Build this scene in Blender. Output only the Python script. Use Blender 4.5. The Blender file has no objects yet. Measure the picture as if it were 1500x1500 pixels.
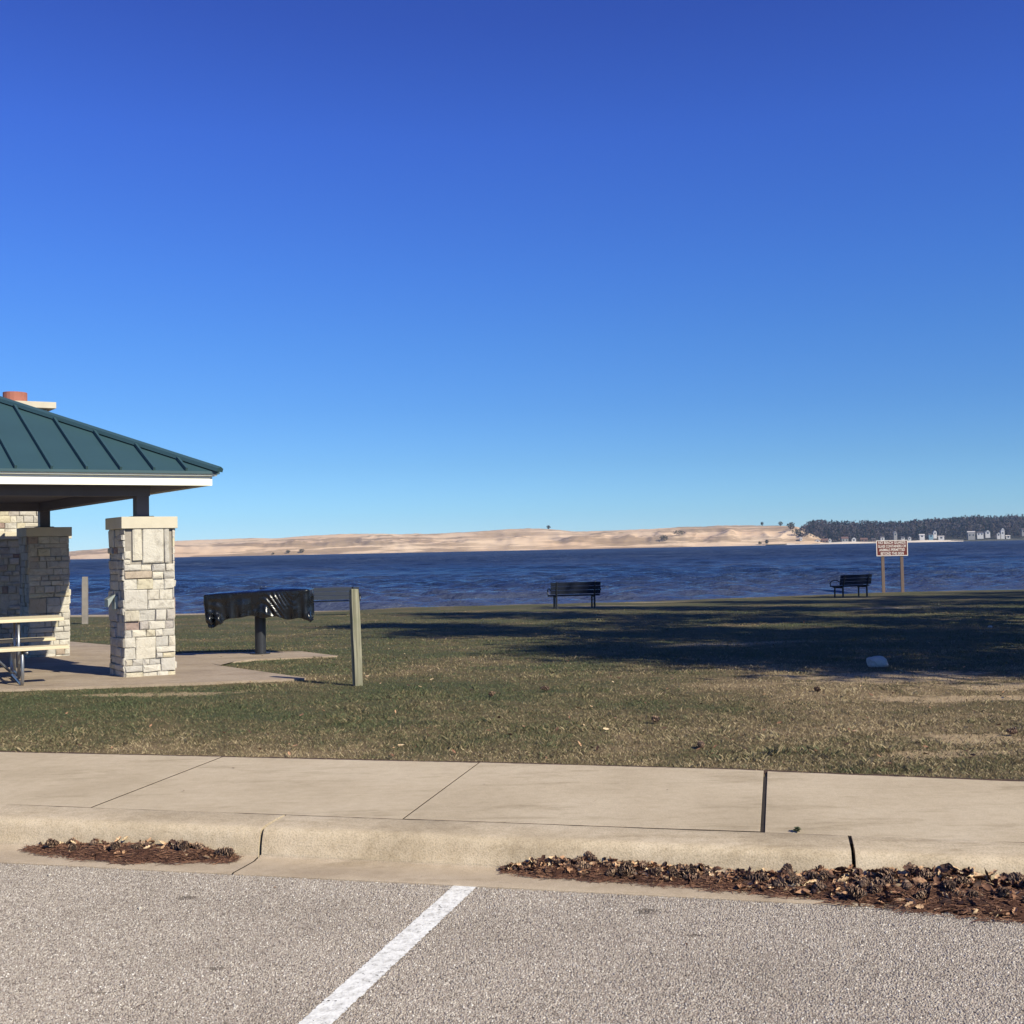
import bpy, bmesh, math, random
import numpy as np
from mathutils import Vector, Matrix, noise as mnoise

random.seed(7); RNG = np.random.default_rng(11)
SC = bpy.context.scene
COL = SC.collection
R = math.radians

# ------------------------------------------------------------------ helpers
def srgb(r, g, b):
    f = lambda c: (c/255/12.92) if c/255 <= .04045 else ((c/255+.055)/1.055)**2.4
    return (f(r), f(g), f(b), 1.0)

def tag(o, label=None, cat=None, group=None, kind=None):
    if label: o['label'] = label
    if cat: o['category'] = cat
    if group: o['group'] = group
    if kind: o['kind'] = kind
    return o

def empty(name, loc=(0, 0, 0), rz=0.0):
    o = bpy.data.objects.new(name, None); COL.objects.link(o)
    o.location = loc; o.rotation_euler = (0, 0, rz); o.empty_display_size = .2
    return o

def children(o): return [c for c in COL.objects if c.parent == o]

def copy_tree(o, parent=None):
    kids = children(o)
    c = o.copy(); COL.objects.link(c)
    if parent is not None: c.parent = parent
    for k in kids: copy_tree(k, c)
    return c

class MB:
    """collects verts / faces (and a per-face random colour value) for ONE mesh object"""
    def __init__(s): s.v = []; s.f = []; s.c = []; s.cur = .5
    def add(s, vs, fs):
        b = len(s.v); s.v += [tuple(v) for v in vs]
        for f in fs: s.f.append(tuple(i+b for i in f)); s.c.append(s.cur)
    def box(s, c, d, M=None, taper=1.0):
        x, y, z = d[0]/2, d[1]/2, d[2]/2
        vs = [Vector((sx*x*(taper if sz > 0 else 1), sy*y*(taper if sz > 0 else 1), sz*z)) for sz in (-1, 1) for sx, sy in ((-1, -1), (1, -1), (1, 1), (-1, 1))]
        if M is not None: vs = [M @ v for v in vs]
        vs = [v+Vector(c) for v in vs]
        s.add(vs, [(3, 2, 1, 0), (4, 5, 6, 7), (0, 1, 5, 4), (1, 2, 6, 5), (2, 3, 7, 6), (3, 0, 4, 7)])
    def tube(s, pts, r, n=8, caps=True):
        pts = [Vector(p) for p in pts]; rs = r if isinstance(r, (list, tuple)) else [r]*len(pts)
        vs = []; up0 = None
        for i, p in enumerate(pts):
            t = (pts[min(i+1, len(pts)-1)]-pts[max(i-1, 0)]).normalized()
            ref = Vector((0, 0, 1)) if abs(t.z) < .9 else Vector((1, 0, 0))
            if up0 is not None: ref = up0
            a = t.cross(ref)
            if a.length < 1e-5: a = t.cross(Vector((1, 0, 0)))
            a.normalize(); b = a.cross(t).normalized(); up0 = b
            for k in range(n):
                q = 2*math.pi*k/n; vs.append(p+(a*math.cos(q)+b*math.sin(q))*rs[i])
        fs = []
        for i in range(len(pts)-1):
            for k in range(n):
                fs.append((i*n+k, i*n+(k+1) % n, (i+1)*n+(k+1) % n, (i+1)*n+k))
        if caps: fs.append(tuple(range(n-1, -1, -1))); fs.append(tuple((len(pts)-1)*n+k for k in range(n)))
        s.add(vs, fs)
    def prism(s, poly, z0, z1, ends=None):
        """poly: list of (x,y) or (x,y,ztop)"""
        n = len(poly)
        vs = [(p[0], p[1], z0) for p in poly]+[(p[0], p[1], z1 if len(p) < 3 else p[2]) for p in poly]
        fs = [tuple(range(n-1, -1, -1)), tuple(range(n, 2*n))]+[(i, (i+1) % n, n+(i+1) % n, n+i) for i in range(n)]
        b_ = len(s.f); s.add(vs, fs)
        if ends: s.mi = getattr(s, 'mi', {}); s.mi.update({b_+2+k: 1 for k in ends})
    def build(s, name, m, parent=None, bevel=0, smooth=False, seg=2):
        me = bpy.data.meshes.new(name); me.from_pydata(s.v, [], s.f); me.update()
        for k, v in getattr(s, 'mi', {}).items(): me.polygons[k].material_index = v
        if len(set(s.c)) > 1:
            a = me.attributes.new('rnd', 'FLOAT', 'FACE'); a.data.foreach_set('value', s.c)
        return link(name, me, m, parent, bevel, smooth, seg)

def link(name, me, m, parent=None, bevel=0, smooth=False, seg=2):
    o = bpy.data.objects.new(name, me); COL.objects.link(o)
    if m is not None:
        for mm in (m if isinstance(m, (list, tuple)) else [m]): me.materials.append(mm)
    if smooth: me.polygons.foreach_set('use_smooth', [True]*len(me.polygons))
    if bevel:
        b = o.modifiers.new('bevel', 'BEVEL'); b.width = bevel; b.segments = seg; b.limit_method = 'ANGLE'; b.angle_limit = R(35)
    if parent is not None: o.parent = parent
    return o

def np_mesh(name, V, F, m, attrs=None, smooth=False, parent=None, dom='FACE'):
    """fast mesh from arrays; F is (n,k) with constant k"""
    V = np.asarray(V, np.float32); F = np.asarray(F, np.int32); k = F.shape[1]
    me = bpy.data.meshes.new(name)
    me.vertices.add(len(V)); me.vertices.foreach_set('co', V.ravel())
    me.loops.add(F.size); me.loops.foreach_set('vertex_index', F.ravel())
    me.polygons.add(len(F)); me.polygons.foreach_set('loop_start', np.arange(0, F.size, k, dtype=np.int32))
    me.update(calc_edges=True)
    for an, arr in (attrs or {}).items():
        a = me.attributes.new(an, 'FLOAT', dom); a.data.foreach_set('value', np.asarray(arr, np.float32))
    return link(name, me, m, parent, smooth=smooth)

def grid_mesh(name, X, Y, Z, m, smooth=True, attrs=None):
    r, c = X.shape
    V = np.stack([X, Y, Z], -1).reshape(-1, 3)
    i = np.arange(r*c).reshape(r, c)
    F = np.stack([i[:-1, :-1], i[:-1, 1:], i[1:, 1:], i[1:, :-1]], -1).reshape(-1, 4)
    return np_mesh(name, V, F, m, smooth=smooth, attrs=attrs, dom='POINT')

def sstep(a, b, x):
    t = np.clip((np.asarray(x, float)-a)/(b-a), 0, 1); return t*t*(3-2*t)

_perm = np.random.default_rng(3).random((256, 256))
def vnoise(x, y):
    x = np.asarray(x, float); y = np.asarray(y, float)
    xi = np.floor(x).astype(int); yi = np.floor(y).astype(int); fx = x-xi; fy = y-yi
    fx = fx*fx*(3-2*fx); fy = fy*fy*(3-2*fy)
    g = lambda a, b: _perm[a % 256, b % 256]
    return (g(xi, yi)*(1-fx)+g(xi+1, yi)*fx)*(1-fy)+(g(xi, yi+1)*(1-fx)+g(xi+1, yi+1)*fx)*fy
def fbm(x, y, o=4):
    s = 0; a = .5; t = 0
    for k in range(o): s = s+a*vnoise(x*2**k+17*k, y*2**k+31*k); t += a; a *= .5
    return s/t

# ------------------------------------------------------------------ node helpers
class NT:
    def __init__(s, name):
        s.m = bpy.data.materials.new(name); s.m.use_nodes = True; s.t = s.m.node_tree; s.n = s.t.nodes; s.b = s.n['Principled BSDF']
        s.b.inputs['Roughness'].default_value = .8
    def new(s, ty, **kw):
        n = s.n.new(ty)
        for k, v in kw.items(): setattr(n, k, v)
        return n
    def lk(s, a, b): s.t.links.new(a, b)
    def put(s, sock, v):
        if hasattr(v, 'is_output') or isinstance(v, bpy.types.NodeSocket): s.lk(v, sock)
        else: sock.default_value = v
    def pos(s):
        if not hasattr(s, '_g'): s._g = s.new('ShaderNodeNewGeometry')
        return s._g.outputs['Position']
    def obj(s):
        if not hasattr(s, '_o'): s._o = s.new('ShaderNodeTexCoord')
        return s._o.outputs['Object']
    def mapping(s, vec, scale=(1, 1, 1), rot=(0, 0, 0), loc=(0, 0, 0)):
        n = s.new('ShaderNodeMapping'); s.lk(vec, n.inputs['Vector'])
        n.inputs['Scale'].default_value = scale; n.inputs['Rotation'].default_value = rot; n.inputs['Location'].default_value = loc
        return n.outputs[0]
    def noise(s, vec, scale, detail=4, rough=.55, dist=0):
        n = s.new('ShaderNodeTexNoise'); s.lk(vec, n.inputs['Vector']); n.inputs['Scale'].default_value = scale
        n.inputs['Detail'].default_value = detail; n.inputs['Roughness'].default_value = rough; n.inputs['Distortion'].default_value = dist
        return n.outputs['Fac']
    def voro(s, vec, scale, out='Color', feature='F1', rnd=1.0):
        n = s.new('ShaderNodeTexVoronoi', feature=feature); s.lk(vec, n.inputs['Vector']); n.inputs['Scale'].default_value = scale
        n.inputs['Randomness'].default_value = rnd
        return n.outputs[out]
    def ramp(s, fac, stops, interp='LINEAR'):
        n = s.new('ShaderNodeValToRGB'); n.color_ramp.interpolation = interp; e = n.color_ramp.elements
        while len(e) < len(stops): e.new(.5)
        for i, (p, c) in enumerate(stops):
            e[i].position = p; e[i].color = c if not isinstance(c, (int, float)) else (c, c, c, 1)
        s.lk(fac, n.inputs[0]); return n.outputs[0]
    def mix(s, fac, a, b, blend='MIX'):
        n = s.new('ShaderNodeMix', data_type='RGBA', blend_type=blend)
        s.put(n.inputs[0], fac); s.put(n.inputs[6], a); s.put(n.inputs[7], b); return n.outputs[2]
    def math(s, op, a, b=0.0, clamp=False):
        n = s.new('ShaderNodeMath', operation=op); n.use_clamp = clamp; s.put(n.inputs[0], a); s.put(n.inputs[1], b); return n.outputs[0]
    def maprange(s, v, a, b, c=0, d=1, smooth=True):
        n = s.new('ShaderNodeMapRange'); n.interpolation_type = 'SMOOTHSTEP' if smooth else 'LINEAR'
        s.lk(v, n.inputs[0])
        for i, q in enumerate((a, b, c, d)): n.inputs[i+1].default_value = q
        return n.outputs[0]
    def xyz(s, vec):
        n = s.new('ShaderNodeSeparateXYZ'); s.lk(vec, n.inputs[0]); return n.outputs
    def attr(s, name):
        return s.new('ShaderNodeAttribute', attribute_name=name).outputs['Fac']
    def bump(s, h, strength=.3, dist=.01, prev=None):
        n = s.new('ShaderNodeBump'); n.inputs['Strength'].default_value = strength; n.inputs['Distance'].default_value = dist
        s.lk(h, n.inputs['Height'])
        if prev is not None: s.lk(prev, n.inputs['Normal'])
        s.lk(n.outputs[0], s.b.inputs['Normal']); return n.outputs[0]
    def col(s, v): s.put(s.b.inputs['Base Color'], v); return s
    def rough(s, v): s.put(s.b.inputs['Roughness'], v); return s

def simple(name, c, rough=.7, var=.15, scale=8, metal=0, bump=0, bscale=60, spec=.5, stretch=(1, 1, 1)):
    t = NT(name); v = t.mapping(t.obj(), stretch)
    n = t.noise(v, scale, 5)
    d = tuple(x*(1-var) for x in c[:3])+(1,); l = tuple(min(1, x*(1+var)) for x in c[:3])+(1,)
    t.col(t.ramp(n, [(.3, d), (.7, l)])).rough(rough)
    t.b.inputs['Metallic'].default_value = metal; t.b.inputs['Specular IOR Level'].default_value = spec
    if bump: t.bump(t.noise(v, bscale, 4), bump, .01)
    return t.m

# ------------------------------------------------------------------ camera, sky, sun
FPX = 1650.0
pitch = math.atan(52.5/FPX); roll = R(1.16)
cam = bpy.data.cameras.new('camera'); co = bpy.data.objects.new('camera', cam); COL.objects.link(co); SC.camera = co
cam.sensor_width = 36; cam.sensor_fit = 'HORIZONTAL'; cam.lens = 36*FPX/1500; cam.clip_start = .05; cam.clip_end = 12000
th = pitch
r0 = Vector((1, 0, 0)); fw = Vector((0, math.cos(th), math.sin(th))); u0 = Vector((0, -math.sin(th), math.cos(th)))
rr = r0*math.cos(roll)-u0*math.sin(roll); uu = u0*math.cos(roll)+r0*math.sin(roll)
M = Matrix((rr, uu, -fw)).transposed().to_4x4(); M.translation = (0, 0, 1.6)
co.matrix_world = M

SUN_H = Vector((.745, -.667)).normalized(); SUN_EL = R(35)
sun = bpy.data.lights.new('sun', 'SUN'); so = bpy.data.objects.new('sun', sun); COL.objects.link(so)
sun.energy = 4.2; sun.angle = R(.53); sun.color = (1, .945, .755)
sd = Vector((SUN_H.x*math.cos(SUN_EL), SUN_H.y*math.cos(SUN_EL), math.sin(SUN_EL)))
so.rotation_euler = sd.to_track_quat('Z', 'Y').to_euler(); so.location = sd*60
w = bpy.data.worlds.new('World'); SC.world = w; w.use_nodes = True
wn = w.node_tree.nodes; bg = wn['Background']
sky = wn.new('ShaderNodeTexSky'); sky.sky_type = 'NISHITA'; sky.sun_disc = False
sky.sun_elevation = SUN_EL; sky.sun_rotation = math.atan2(SUN_H.x, SUN_H.y)
sky.altitude = 200; sky.air_density = 1.0; sky.dust_density = 0.0; sky.ozone_density = 3.0
# clear late autumn air: the sky is a deeper, more saturated blue than the stock one, by height above the horizon
SKYT = [(0, (.46, .72, 1.17)), (.0318, (.388, .665, 1.056)), (.074, (.341, .592, .952)), (.122, (.308, .562, .960)), (.18, (.294, .561, 1.026)), (.237, (.287, .545, 1.107)), (.343, (.287, .490, 1.19)), (.43, (.261, .399, 1.064)), (.75, (.20, .31, .86)), (1, (.17, .26, .75))]
wg = wn.new('ShaderNodeTexCoord'); wz = wn.new('ShaderNodeSeparateXYZ'); wr = wn.new('ShaderNodeValToRGB'); wm = wn.new('ShaderNodeMix'); wm.data_type = 'RGBA'; wm.blend_type = 'MULTIPLY'; wm.inputs[0].default_value = 1
while len(wr.color_ramp.elements) < len(SKYT): wr.color_ramp.elements.new(.5)
for i_, (p_, c_) in enumerate(SKYT): wr.color_ramp.elements[i_].position = p_; wr.color_ramp.elements[i_].color = tuple(c_)+(1,)
wl = w.node_tree.links
wl.new(wg.outputs['Generated'], wz.inputs[0]); wl.new(wz.outputs[2], wr.inputs[0]); wl.new(sky.outputs[0], wm.inputs[6]); wl.new(wr.outputs[0], wm.inputs[7]); wl.new(wm.outputs[2], bg.inputs[0])
bg.inputs[1].default_value = .085
vs = SC.view_settings; vs.view_transform = 'Standard'; vs.look = 'None'; vs.gamma = 1; vs.exposure = .55
SC.cycles.max_bounces = 6; SC.cycles.diffuse_bounces = 1; SC.cycles.transparent_max_bounces = 8

# ------------------------------------------------------------------ terrain
WATER = -.78
SHX = [-200, -60, -22, -12, -5.6, -4.2, 0, 4.2, 9, 17, 24, 60, 200]
SHY = [52, 46, 42.5, 40.4, 40.6, 42.4, 42.8, 43.7, 46, 51, 50.5, 58, 70]
def shore(x): return np.interp(x, SHX, SHY)
def g0(x, y):
    """smooth lie of the land"""
    return .135-.0218*np.maximum(np.sqrt((np.maximum(np.asarray(y, float)-11, -3)+0)**2+1.5)*(np.asarray(y, float) > 11)-1.22*(np.asarray(y, float) > 11), 0)
def ground(x, y):
    x = np.asarray(x, float); y = np.asarray(y, float)
    z = g0(x, y)
    s = y-shore(x)
    z = z-sstep(-1.2, 1.5, s)*.35-sstep(1, 12, s)*1.0+.02*(fbm(x*.35, y*.35)-.5)*sstep(9, 14, y)
    return z
def gz(x, y): return float(ground(x, y))

KA = R(13.2); KU = (math.cos(KA), -math.sin(KA)); KV = (math.sin(KA), math.cos(KA))
def K(u, v, z=0.0): return (u*KU[0]+v*KV[0], u*KU[1]+v*KV[1], z)
def walk_edge(u): return float(np.interp(u, [-8, -2, -.3, 1.3, 3, 6], [7.36, 7.42, 7.40, 7.27, 7.21, 7.2]))

# --- asphalt
t = NT('asphalt'); p = t.pos()
cells = t.voro(p, 84, 'Color'); cx = t.xyz(cells)
big = t.noise(p, .9, 5, .6); mid = t.noise(p, 9, 4, .6); fine = t.noise(p, 240, 2)
agg = t.ramp(cx[0], [(0, srgb(98, 88, 80)), (.22, srgb(152, 138, 126)), (.6, srgb(186, 171, 158)), (.88, srgb(208, 194, 181)), (1, srgb(244, 234, 222))])
agg = t.mix(t.ramp(fine, [(.35, 0.0), (.6, .55)]), agg, srgb(132, 119, 110))
agg = t.mix(.8, agg, t.ramp(big, [(.3, (.84, .83, .82, 1)), (.7, (1.0, 1.0, 1.0, 1))]), 'MULTIPLY')
agg = t.mix(.5, agg, t.ramp(mid, [(.3, (.84, .83, .82, 1)), (.65, (1, 1, 1, 1))]), 'MULTIPLY')
t.col(agg).rough(.9); t.b.inputs['Specular IOR Level'].default_value = .25
dv = t.voro(p, 84, 'Distance')
t.bump(t.math('SUBTRACT', 1.0, dv), .3, .004)
ASPH = t.m
m = MB(); m.add([K(-70, -45), K(70, -45), K(70, 5.22), K(-70, 5.22)], [(0, 1, 2, 3)])
tag(m.build('parking_lot', ASPH), 'sun bleached speckled asphalt of the parking lot', None, None, 'structure')

# --- loose looking stone chips bedded in the asphalt where one sees them
def chips():
    rg = np.random.default_rng(91); sp_ = .0082
    u, v = np.meshgrid(np.arange(-5.6, 4.6, sp_), np.arange(1.5, 5.183, sp_*.9)); u = u.ravel(); v = v.ravel()
    u = u+rg.uniform(-.5, .5, u.size)*sp_; v = v+rg.uniform(-.5, .5, u.size)*sp_
    x = u*KU[0]+v*KV[0]; y = u*KU[1]+v*KV[1]
    ok = (np.abs(x) < .74*y+.3) & (y > 3.2) & (rg.random(u.size) < .86)
    A = np.array((-.248, 5.42)); B = np.array((-1.6, .8)); d = (B-A)/np.linalg.norm(B-A); off = np.abs((x-A[0])*d[1]-(y-A[1])*d[0])
    ok &= off > .054+.012*rg.random(u.size)
    x, y = x[ok], y[ok]; N = len(x)
    r_ = rg.uniform(.0030, .0058, N); h_ = r_*rg.uniform(.45, 1.0, N); a0 = rg.random(N)*6.283
    P = []
    for k in range(4):
        a = a0+k*1.5708+rg.normal(0, .25, N); rr = r_*rg.uniform(.75, 1.2, N); P.append(np.stack([x+np.cos(a)*rr, y+np.sin(a)*rr, np.full(N, -.0005)], -1))
    for k in range(4):
        a = a0+k*1.5708+rg.normal(0, .3, N); rr = r_*rg.uniform(.35, .75, N); P.append(np.stack([x+np.cos(a)*rr, y+np.sin(a)*rr, h_*rg.uniform(.75, 1.1, N)], -1))
    V = np.stack(P, 1).reshape(-1, 3); b = (np.arange(N)*8)[:, None]
    F = np.concatenate([b+np.array(f) for f in ((4, 5, 6, 7), (0, 1, 5, 4), (1, 2, 6, 5), (2, 3, 7, 6), (3, 0, 4, 7))], 1).reshape(-1, 4)
    rn = np.clip(rg.beta(2.2, 1.9, N), 0, 1)
    for (sx_, sy_, ra_, rb_) in ((.55, 4.97, .055, .040), (.72, 4.66, .035, .02), (-1.55, 5.30, .05, .03), (-1.18, 4.40, .03, .02), (-1.55, 4.18, .03, .012)):
        rn = np.where(((x-sx_)/ra_)**2+((y-sy_)/rb_)**2 < rg.uniform(.6, 1.2, N), rn*.12, rn)
    return V, F, np.repeat(rn, 5)
t = NT('asphalt_chips'); rv = t.attr('rnd')
cc_ = t.ramp(rv, [(0, srgb(96, 89, 82)), (.25, srgb(145, 135, 126)), (.6, srgb(168, 158, 148)), (.85, srgb(186, 177, 167)), (1, srgb(224, 218, 209))])
cc_ = t.mix(.8, cc_, t.ramp(t.noise(t.pos(), .9, 5, .6), [(.3, (.78, .77, .76, 1)), (.5, (.95, .95, .95, 1)), (.7, (1.05, 1.05, 1.05, 1))]), 'MULTIPLY')
t.col(cc_).rough(.85); t.b.inputs['Specular IOR Level'].default_value = .3
V_, F_a, C_a = chips()
tag(np_mesh('stone_chips', V_, F_a, t.m, {'rnd': C_a}), 'pale stone chips bedded in the asphalt', 'gravel', None, 'stuff')

# --- painted line: thin sheet with chipped edges
t = NT('line_paint'); p = t.pos()
n1 = t.noise(p, 26, 5, .7); n2 = t.voro(p, 84, 'Color')
w1 = t.ramp(n1, [(.34, srgb(196, 192, 184)), (.5, srgb(234, 231, 224)), (.65, srgb(250, 247, 240))])
t.col(w1).rough(.75)
e = t.attr('edge'); hole = t.math('GREATER_THAN', t.math('ADD', t.math('MULTIPLY', e, .62), t.math('MULTIPLY', t.noise(p, 75, 3, .7), .9)), .92)
hole2 = t.math('GREATER_THAN', t.math('ADD', t.noise(p, 60, 4, .7), t.math('MULTIPLY', t.noise(p, 4, 3), .25)), .765)
tr = t.new('ShaderNodeBsdfTransparent'); mx = t.new('ShaderNodeMixShader')
t.lk(t.math('MAXIMUM', hole, hole2), mx.inputs[0]); t.lk(t.b.outputs[0], mx.inputs[1]); t.lk(tr.outputs[0], mx.inputs[2])
t.lk(mx.outputs[0], t.n['Material Output'].inputs[0])
t.bump(t.math('SUBTRACT', 1.0, t.voro(p, 84, 'Distance')), .3, .004)
PAINT = t.m
def paint_line(name, A, B, hw, lab):
    A = np.array(A); B = np.array(B); d = (B-A)/np.linalg.norm(B-A); nn = np.array([d[1], -d[0]])
    n = 60; s = np.linspace(0, 1, n)[:, None]; ws = np.array([-1, -.72, 0, .72, 1])*hw
    P = A+(B-A)*s; X = P[:, :1]+nn[0]*ws; Y = P[:, 1:]+nn[1]*ws
    E_ = np.tile(np.array([1, .15, 0, .15, 1.]), n)
    o = grid_mesh(name, X, Y, np.full_like(X, .004), PAINT, False, {'edge': E_})
    return tag(o, lab, None, None, 'structure')
paint_line('parking_line', (-.248, 5.42), (-1.6, .8), .062, 'worn white painted parking bay line on the asphalt')

# --- concrete materials
def concrete(name, c0, c1, c2, streak=0.0, grain=260, stain=.5):
    t = NT(name); p = t.pos(); k = t.mapping(p, (1, 1, 1), (0, 0, KA))
    a = t.noise(p, 1.3, 6, .62); b = t.noise(p, 14, 5, .65); f = t.noise(p, grain, 3, .7)
    c = t.ramp(a, [(.28, c0), (.5, c1), (.74, c2)])
    c = t.mix(stain, c, t.ramp(b, [(.3, (.82, .80, .77, 1)), (.6, (1, 1, 1, 1))]), 'MULTIPLY')
    c = t.mix(.75, c, t.ramp(f, [(.32, (.60, .59, .57, 1)), (.5, (1, 1, 1, 1)), (.75, (1.22, 1.21, 1.19, 1))]), 'MULTIPLY')
    sp = t.voro(p, 38, 'Distance'); c = t.mix(t.ramp(sp, [(.035, .75), (.07, 0.0)]), c, srgb(110, 98, 84))
    h = f
    if streak:
        br = t.noise(t.mapping(p, (2.2, 160, 1), (0, 0, KA)), 1, 3, .6)
        c = t.mix(streak, c, t.ramp(br, [(.3, (.86, .85, .83, 1)), (.65, (1, 1, 1, 1))]), 'MULTIPLY'); h = t.math('ADD', f, br)
    t.col(c).rough(.88); t.b.inputs['Specular IOR Level'].default_value = .3
    st = t.noise(t.mapping(p, (.8, 3.2, 1), (0, 0, KA)), 1.6, 6, .7)
    c = t.mix(.8, c, t.ramp(st, [(.34, (.74, .72, .68, 1)), (.46, (1, 1, 1, 1)), (.62, (1, 1, 1, 1)), (.74, (1.1, 1.1, 1.08, 1))]), 'MULTIPLY'); t.col(c)
    ck = t.voro(t.mapping(p, (1, 1, 1), (0, 0, .3)), 7, 'Distance'); c = t.mix(t.ramp(ck, [(.02, .6), (.045, 0.0)]), c, srgb(120, 106, 90)); t.col(c)
    t.bump(h, .6, .005); return t.m
WALKM = concrete('sidewalk_concrete', srgb(191, 173, 146), srgb(205, 187, 160), srgb(214, 197, 171), .6)
KERBM = concrete('kerb_concrete', srgb(166, 149, 124), srgb(198, 180, 153), srgb(218, 201, 176), 0, 120, .9)
GUTM = concrete('gutter_concrete', srgb(167, 149, 127), srgb(187, 169, 146), srgb(198, 181, 159), 0, 200, .7)
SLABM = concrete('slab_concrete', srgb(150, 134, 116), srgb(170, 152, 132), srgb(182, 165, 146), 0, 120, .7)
DIRT = simple('joint_dirt', srgb(46, 37, 30), .95, .4, 40)
SOIL = simple('edge_soil', srgb(74, 54, 42), .95, .35, 30, bump=.5, bscale=90)

# --- sidewalk panels (one structure mesh)
m = MB()
joints = [-.11+1.895*k for k in range(-14, 15)]
gaps = {-.11: .022}
for i in range(len(joints)-1):
    a, b = joints[i], joints[i+1]
    ga = .011 if abs(a+.11) < .01 else .0048; gb = .011 if abs(b+.11) < .01 else .0048
    dz = random.uniform(-.003, .003)
    us = np.linspace(a+ga, b-gb, 6)
    us = np.linspace(a+ga, b-gb, 40)
    poly = [K(u, 5.824+.012*max(0, fbm(u*1.1+3, 2.0)-.5)*2+random.uniform(0, .002)) for u in us]+[K(u, walk_edge(u)+random.uniform(-.004, .004)+.012*(fbm(u*2.1, 5.0)-.5)) for u in us[::-1]]
    m.prism([(q[0], q[1]) for q in poly], .02, .150+dz, tuple(range(39))+(39, 79))
tag(m.build('sidewalk', [WALKM, DIRT], bevel=.0025, seg=2), 'tan concrete sidewalk panels with tooled joints', None, None, 'structure')
m = MB()
m.prism([K(-30, 5.3)[:2], K(30, 5.3)[:2], K(30, 7.45)[:2], K(-30, 7.45)[:2]], -.2, .132)
m.v = [(v[0], v[1], v[2]) for v in m.v]
o = m.build('pavement_bedding', DIRT); tag(o, 'dark soil showing in the pavement joints', None, None, 'structure')
# keep the bedding clear of the kerb face
for v in o.data.vertices:
    if v.co.z > 0:
        pass
# --- kerb and gutter
def sweep(name, prof, u0, u1, mat_, jit=.0):
    n = max(2, int((u1-u0)/.045)); us = np.linspace(u0, u1, n); mm = MB(); vs_ = []
    for u in us:
        for (v, z) in prof: vs_.append(K(u, v+jit*(fbm(u*3+v*9, z*30)-.5), z+(jit*.6*(fbm(u*2.3, v*20)-.5)-.5*jit*max(0, fbm(u*19, v*3+7)-.62)*(z > .1))))
    k = len(prof); fs = []
    for i in range(n-1):
        for j in range(k-1): fs.append((i*k+j, (i+1)*k+j, (i+1)*k+j+1, i*k+j+1))
    fs.append(tuple(range(k))); fs.append(tuple((n-1)*k+j for j in range(k-1, -1, -1)))
    return vs_, fs
kp = [(5.60, -.15), (5.478, -.15), (5.480, .010), (5.488, .026), (5.498, .072), (5.508, .112), (5.519, .134), (5.538, .1475), (5.575, .1525), (5.70, .1535), (5.80, .153), (5.817, .150), (5.8205, .144), (5.8205, -.15)]
gp = [(5.40, -.15), (5.185, -.15), (5.185, .006), (5.195, .010), (5.30, .006), (5.42, .004), (5.472, .012), (5.4765, .02), (5.4765, -.15)]
kj = [.308+2.99*k for k in range(-9, 10)]
mk, mg = MB(), MB()
for i in range(len(kj)-1):
    vs_, fs = sweep('', kp, kj[i]+.009, kj[i+1]-.009, None, .013); mk.add(vs_, fs)
    vs_, fs = sweep('', gp, kj[i]+.005, kj[i+1]-.005, None, .006); mg.mi = getattr(mg, 'mi', {}); mg.mi.update({len(mg.f)+len(fs)-1: 1, len(mg.f)+len(fs)-2: 1}); mg.add(vs_, fs)
ob = mk.build('kerb', KERBM, smooth=True); tag(ob, 'tan concrete kerb with rounded top and open joints', None, None, 'structure')
ob.data.set_sharp_from_angle(angle=R(50))
og = mg.build('gutter', [GUTM, DIRT], smooth=True); tag(og, 'flat concrete gutter strip between kerb and asphalt', None, None, 'structure'); og.data.set_sharp_from_angle(angle=R(50))
bpy.data.objects.remove(bpy.data.objects['pavement_bedding'])
m = MB()
for (a, b, z) in ((5.70, 7.24, .1425),): m.prism([K(-30, a)[:2], K(30, a)[:2], K(30, b)[:2], K(-30, b)[:2]], -.2, z)
m.prism([K(-30, 5.50)[:2], K(30, 5.50)[:2], K(30, 5.545)[:2], K(-30, 5.545)[:2]], -.2, .01)
tag(m.build('pavement_bedding', DIRT), 'dark soil showing in the open pavement joints', None, None, 'structure')

# ------------------------------------------------------------------ lawn
def grass_colour(t, blade=False):
    p = t.pos(); x, y, z = t.xyz(p)[:3]
    n = t.noise(p, .55, 6, .6); n2 = t.noise(p, 2.6, 5, .65); n3 = t.noise(p, 11, 4, .7)
    # greener in front of the shelter and towards the lake, drier and sandier to the right front
    left = t.maprange(x, 3.2, -2.5); band = t.math('MULTIPLY', t.maprange(y, 8.4, 10.2), t.maprange(y, 13.8, 11.8))
    lake = t.maprange(y, 11.5, 17.0)
    gsum = t.math('ADD', t.math('MULTIPLY', t.math('MULTIPLY', left, band), .20), t.math('MULTIPLY', lake, .17))
    f = t.math('ADD', t.math('ADD', t.math('ADD', t.math('MULTIPLY', n, 1.05), -.205), t.math('MULTIPLY', n2, .60)), gsum)
    f = t.math('ADD', f, t.math('MULTIPLY', t.math('SUBTRACT', n3, .5), .35))
    f = t.math('SUBTRACT', f, t.math('MULTIPLY', t.math('MULTIPLY', t.maprange(x, .5, 4.0), t.maprange(y, 14.5, 11.5)), .13))
    return p, x, y, n, n2, n3, f
t = NT('lawn_ground'); p, x, y, n, n2, n3, f = grass_colour(t)
c = t.ramp(f, [(.42, srgb(146, 126, 98)), (.56, srgb(122, 106, 80)), (.70, srgb(102, 94, 68)), (.9, srgb(86, 88, 62))])
c = t.mix(.7, c, t.ramp(t.noise(p, 42, 4, .7), [(.3, (.55, .52, .48, 1)), (.55, (1, 1, 1, 1)), (.75, (1.25, 1.2, 1.1, 1))]), 'MULTIPLY')
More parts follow.
